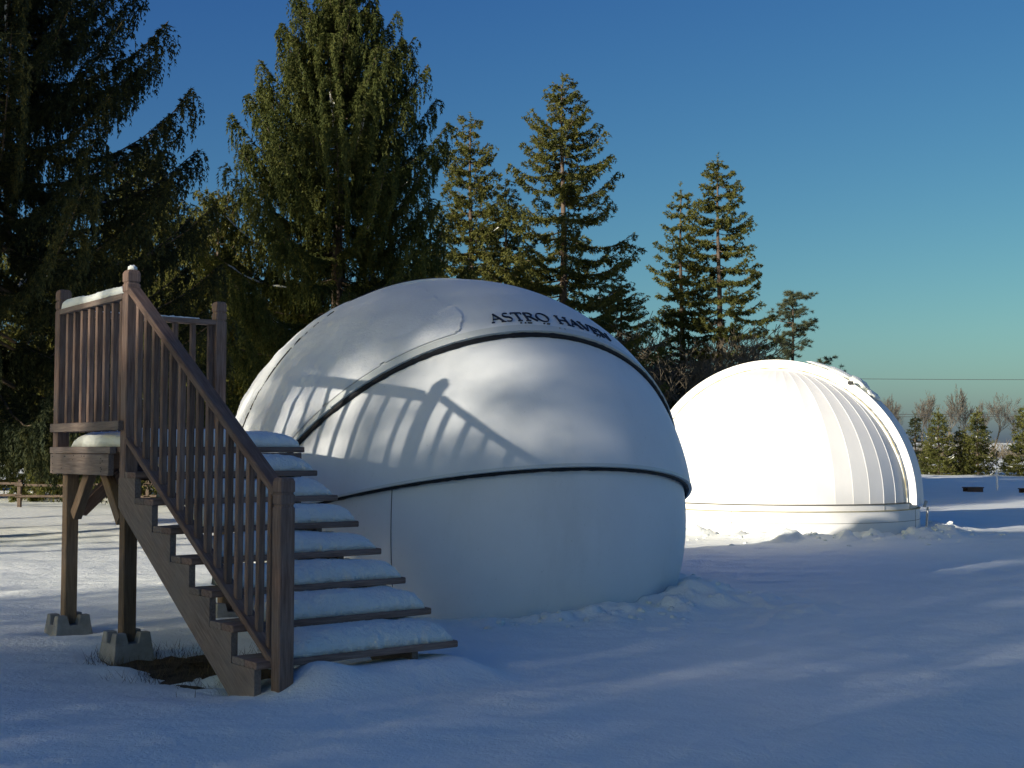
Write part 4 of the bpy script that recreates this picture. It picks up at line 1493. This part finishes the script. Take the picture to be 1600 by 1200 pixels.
# distant woodland, one mass on the skyline at left (seen only through gaps)
def far_wood():
    r = np.random.default_rng(78)
    n = 26000
    x = r.uniform(-75, 20, n); y = r.uniform(90, 100, n)
    gz = ground_h(x, y)
    top = 5.0+1.2*np.sin(x*0.5)+0.8*np.sin(x*1.7+1)
    z = r.uniform(0.2, 1, n)*top
    B_ = np.stack([x, y, gz+z], 1)
    D = r.normal(0, 1, (n, 3)); D /= np.linalg.norm(D, axis=1)[:, None]
    Sd = np.cross(D, r.normal(0, 1, (n, 3))); Sd /= np.linalg.norm(Sd, axis=1)[:, None]
    V = np.concatenate([B_-Sd*0.12, B_+Sd*0.12, B_+D*0.6], 0)
    F = np.stack([np.arange(n), np.arange(n)+n, np.arange(n)+2*n], 1)
    o = np_mesh('far_woodland', V, F, M_FOL)
    tag(o, 'distant dark woodland behind the spruces, seen through gaps at left', 'woodland', kind='stuff')
far_wood()

# ------------------------------------------------------------------ trees behind and left of the camera whose shadow covers the foreground
GS = 'spruces in a row behind the camera, outside the frame'
PSH = [(0, 0.03), (0.15, 0.75), (0.4, 1.6), (0.7, 2.2), (1, 2.4)]
shade = spruce(-17.0, -6.5, 'unseen spruce behind the camera, placed for its shade, outside the frame', 8.6, PSH, 1201, mat=M_FOL, group=GS,
       zb=0.3, whorl=0.6, nper=6, lat=0.20, shoot=0.13, sw=0.055, sl=0.15, hang=0.32, tip_up=0.3, snow=0.0, drop=0.58)
rsh = np.random.default_rng(15)
wispy = spruce(-20, -9, 'thin sparse spruce behind the camera, one of a shading row', 8.6, [(a, b*0.8) for a, b in PSH], 1202, mat=M_FOL, group=GS,
       zb=0.5, whorl=0.6, nper=6, lat=0.22, shoot=0.15, sw=0.05, sl=0.15, hang=0.25, tip_up=0.3, snow=0.0, drop=0.35)
tall = spruce(-33, -6, 'tall high crowned spruce added far left of the camera to shade the left edge spruce', 17.0, [(0, 0.05), (0.1, 0.9), (0.25, 1.7), (0.4, 1.9)], 1203, mat=M_FOL, group=GS,
       zb=10.9, whorl=0.55, nper=6, lat=0.17, shoot=0.12, sw=0.07, sl=0.18, hang=0.35, tip_up=0.3, snow=0.0, drop=0.1)  # unseen, added so its high crown shades the left edge spruce
topknot = spruce(-24, -11, 'thin bare stemmed spruce with a small crown, added behind the camera to shade the near dome', 11.3, [(0, 0.15), (0.06, 0.7), (0.15, 0.9), (0.2, 0.7)], 1204, mat=M_FOL, group=GS,
       zb=9.75, whorl=0.3, nper=7, lat=0.15, shoot=0.09, sw=0.05, sl=0.15, hang=0.2, tip_up=0.3, snow=0.0, drop=0.2)  # added out of view; crown kept high to shade only parts of the dome
used = set()
def shade_tree(src, p, qtop, d0, H0, wid=1.1):
    x = d0*0.731 + p*0.682; y = d0*0.682 - p*0.731
    h = qtop - 0.2396*d0
    s = h/H0
    if src.name not in used:
        used.add(src.name)
        src.location = (x, y, 0); src.scale = (s*wid, s*wid, s)
        return src
    return copy_tree(src, x, y, (p*7.31+d0*3.7) % 6.28, (s*wid, s), 'unseen spruce behind the camera, placed for its shade, outside the frame')
for d0, n, dq in ((-22.0, 22, 0.0), (-27.0, 22, -0.15)):
    for i in range(n):
        p = -15.2 + 1.05*i + (0.5 if d0 < -25 else 0)
        q = np.interp(p, [-15.2, -12.5, -10.7, -9.4, -9.0, -6.8, -6.3, 0, 6], [0.0, 0.7, 1.9, 2.55, 2.5, 2.6, 3.5, 4.3, 4.3]) + rsh.uniform(-0.15, 0.25) + dq
        if -9.5 < p < -6.75 and d0 > -25: continue
        if -5.2 < p < -4.4 and d0 > -25: continue
        if d0 < -25 and p > -6.4 and i % 2: continue
        shade_tree(shade if d0 > -25 else wispy, p + rsh.uniform(-0.15, 0.15), q, d0 + rsh.uniform(-1, 1), 8.6)
for (p, q, d0) in ((-8.9, 3.7, -22), (-8.1, 4.4, -29), (-6.55, 5.0, -24.5), (-6.3, 5.1, -22), (-6.0, 5.0, -27), (-5.0, 5.0, -25), (-7.75, 2.0, -24), (-7.0, 2.8, -22), (-6.7, 2.9, -26), (-3.3, 4.2, -31), (-4.3, 4.4, -33), (-2.4, 4.2, -30), (-5.4, 4.4, -32), (-1.2, 4.2, -33)):
    shade_tree(wispy, p, q, d0, 8.6, 1.0)
veil = bare_tree_mesh(11.0, 55, depth=5, spread=0.75, up=0.5, r0=0.12, twig=0.009)  # unseen trees added so their twigs weaken the sun on the dome
vo = None
for (p, q, d0) in ((-7.9, 5.2, -21), (-7.0, 5.0, -23), (-6.3, 5.2, -19), (-8.6, 5.0, -25), (-4.6, 5.0, -20)):
    x = d0*0.731 + p*0.682; y = d0*0.682 - p*0.731; h = q-0.2396*d0
    if vo is None:
        vo = np_mesh('bare_tree', np.array(veil[0]), veil[1], M_BARE2)
        tag(vo, 'added leafless tree behind the camera whose twigs thin the sunlight on the near dome', 'tree', 'leafless trees added behind the camera, outside the frame')
        o = vo
    else:
        o = vo.copy(); COL.objects.link(o)
    o.location = (x, y, 0); o.scale = (h/13, h/13, h/11); o.rotation_euler = (0, 0, p*3)
for (p, q, d0) in ((-8.9, 4.75, -25), (-8.0, 5.55, -26), (-7.3, 5.65, -24), (-6.6, 5.2, -29), (-7.3, 2.6, -23), (-7.6, 2.85, -22), (-7.0, 2.95, -25), (-6.5, 3.0, -22)):
    shade_tree(topknot, p, q, d0, 11.3, 1.0)
for (p, q, d0) in ((-19.5, 11.2, -25), (-17.2, 10.0, -27), (-21.5, 11.5, -29), (-15.9, 9.2, -24), (-18.4, 11.8, -32), (-24.5, 12.0, -30)):
    shade_tree(tall, p, q, d0, 17.0, 1.0)

# ------------------------------------------------------------------ split rail fence at far left
fence = empty('rail_fence', (px(83, 29), 29.3, 0), 'low weathered split rail fence on the sunlit snow at far left', 'fence')
fx = [-167, -67, 33, 133, 233, 333, 433]
FY = 29.3
for x in fx:
    X = px(x, FY); g = ground_z(X, FY)
    board('fence_post', (X, FY, g-0.1), (X, FY, g+0.62), 0.09, 0.08, M_BARK, fence, up=(0, 1, 0), bev=0.015)
for i in range(len(fx)-1):
    X0, X1 = px(fx[i], FY), px(fx[i+1], FY)
    g0, g1 = ground_z(X0, FY), ground_z(X1, FY)
    for hz in (0.26, 0.52):
        board('fence_rail', (X0-0.08, FY-0.07, g0+hz+rs.uniform(-.02, .02)), (X1+0.08, FY-0.07, g1+hz+rs.uniform(-.02, .02)), 0.04, 0.055, M_BARK, fence, bev=0.012)

# ------------------------------------------------------------------ small things on the far snow
sx, sy = 15.99, 42.3
g = ground_z(sx, sy)
stake = empty('marker_stake', (sx, sy, g), 'thin white marker stake with a dark upper rod standing in the far snow at right', 'stake')
board('white_post', (sx, sy, g-0.2), (sx, sy, g+0.66), 0.05, 0.05, M_POLEW, stake, up=(0, 1, 0))
board('dark_rod', (sx, sy, g+0.66), (sx, sy, g+1.25), 0.016, 0.016, M_WIRE, stake, up=(0, 1, 0), bev=0.002)
for (x, y, l) in ((14.47, 40.3, 'dark low plank box lying on the snow left of the white stake'), (16.0, 39.7, 'dark low plank box on the snow at the right frame edge')):
    g = ground_z(x, y)
    t = empty('plank_box', (x, y, g), l, 'box', 'dark low boxes on the far snow')
    board('side_board', (x-0.24, y-0.2, g+0.045), (x+0.24, y-0.2, g+0.045), 0.04, 0.13, M_DARKB, t)
    board('side_board', (x-0.24, y+0.2, g+0.045), (x+0.24, y+0.2, g+0.045), 0.04, 0.13, M_DARKB, t)
    board('lid', (x-0.27, y, g+0.125), (x+0.27, y, g+0.125), 0.46, 0.03, M_DARKB, t)

def wire(name, z0, z1, sag, y0, y1, x0, x1, label):
    pth = []
    for i in range(25):
        t = i/24
        pth.append((x0+(x1-x0)*t, y0+(y1-y0)*t, z0+(z1-z0)*t - sag*4*t*(1-t)))
    V, F = tube(pth, 0.018, 4)
    o = mesh_obj(name, V, F, M_WIRE)
    tag(o, label, 'cable', 'power lines crossing the sky at right')
Yw = 95
def wz(y): return CAM_H + (704.7-y)/2000*Yw
wire('power_line', wz(651), wz(649), 0.05, Yw, Yw, px(1250, Yw), px(1750, Yw), 'lower dark power line crossing above the young spruces')
wire('power_line', wz(647), wz(645), 0.05, Yw+0.5, Yw+0.5, px(1250, Yw), px(1750, Yw), 'thin power line just above the lower one, over the young spruces')
wire('power_line', wz(589), wz(592), 0.05, Yw+1, Yw+1, px(1180, Yw), px(1750, Yw), 'faint topmost power line crossing open sky behind the far dome')

SC.render.engine = 'CYCLES'
SC.cycles.max_bounces = 6
SC.cycles.diffuse_bounces = 3
SC.cycles.use_denoising = True
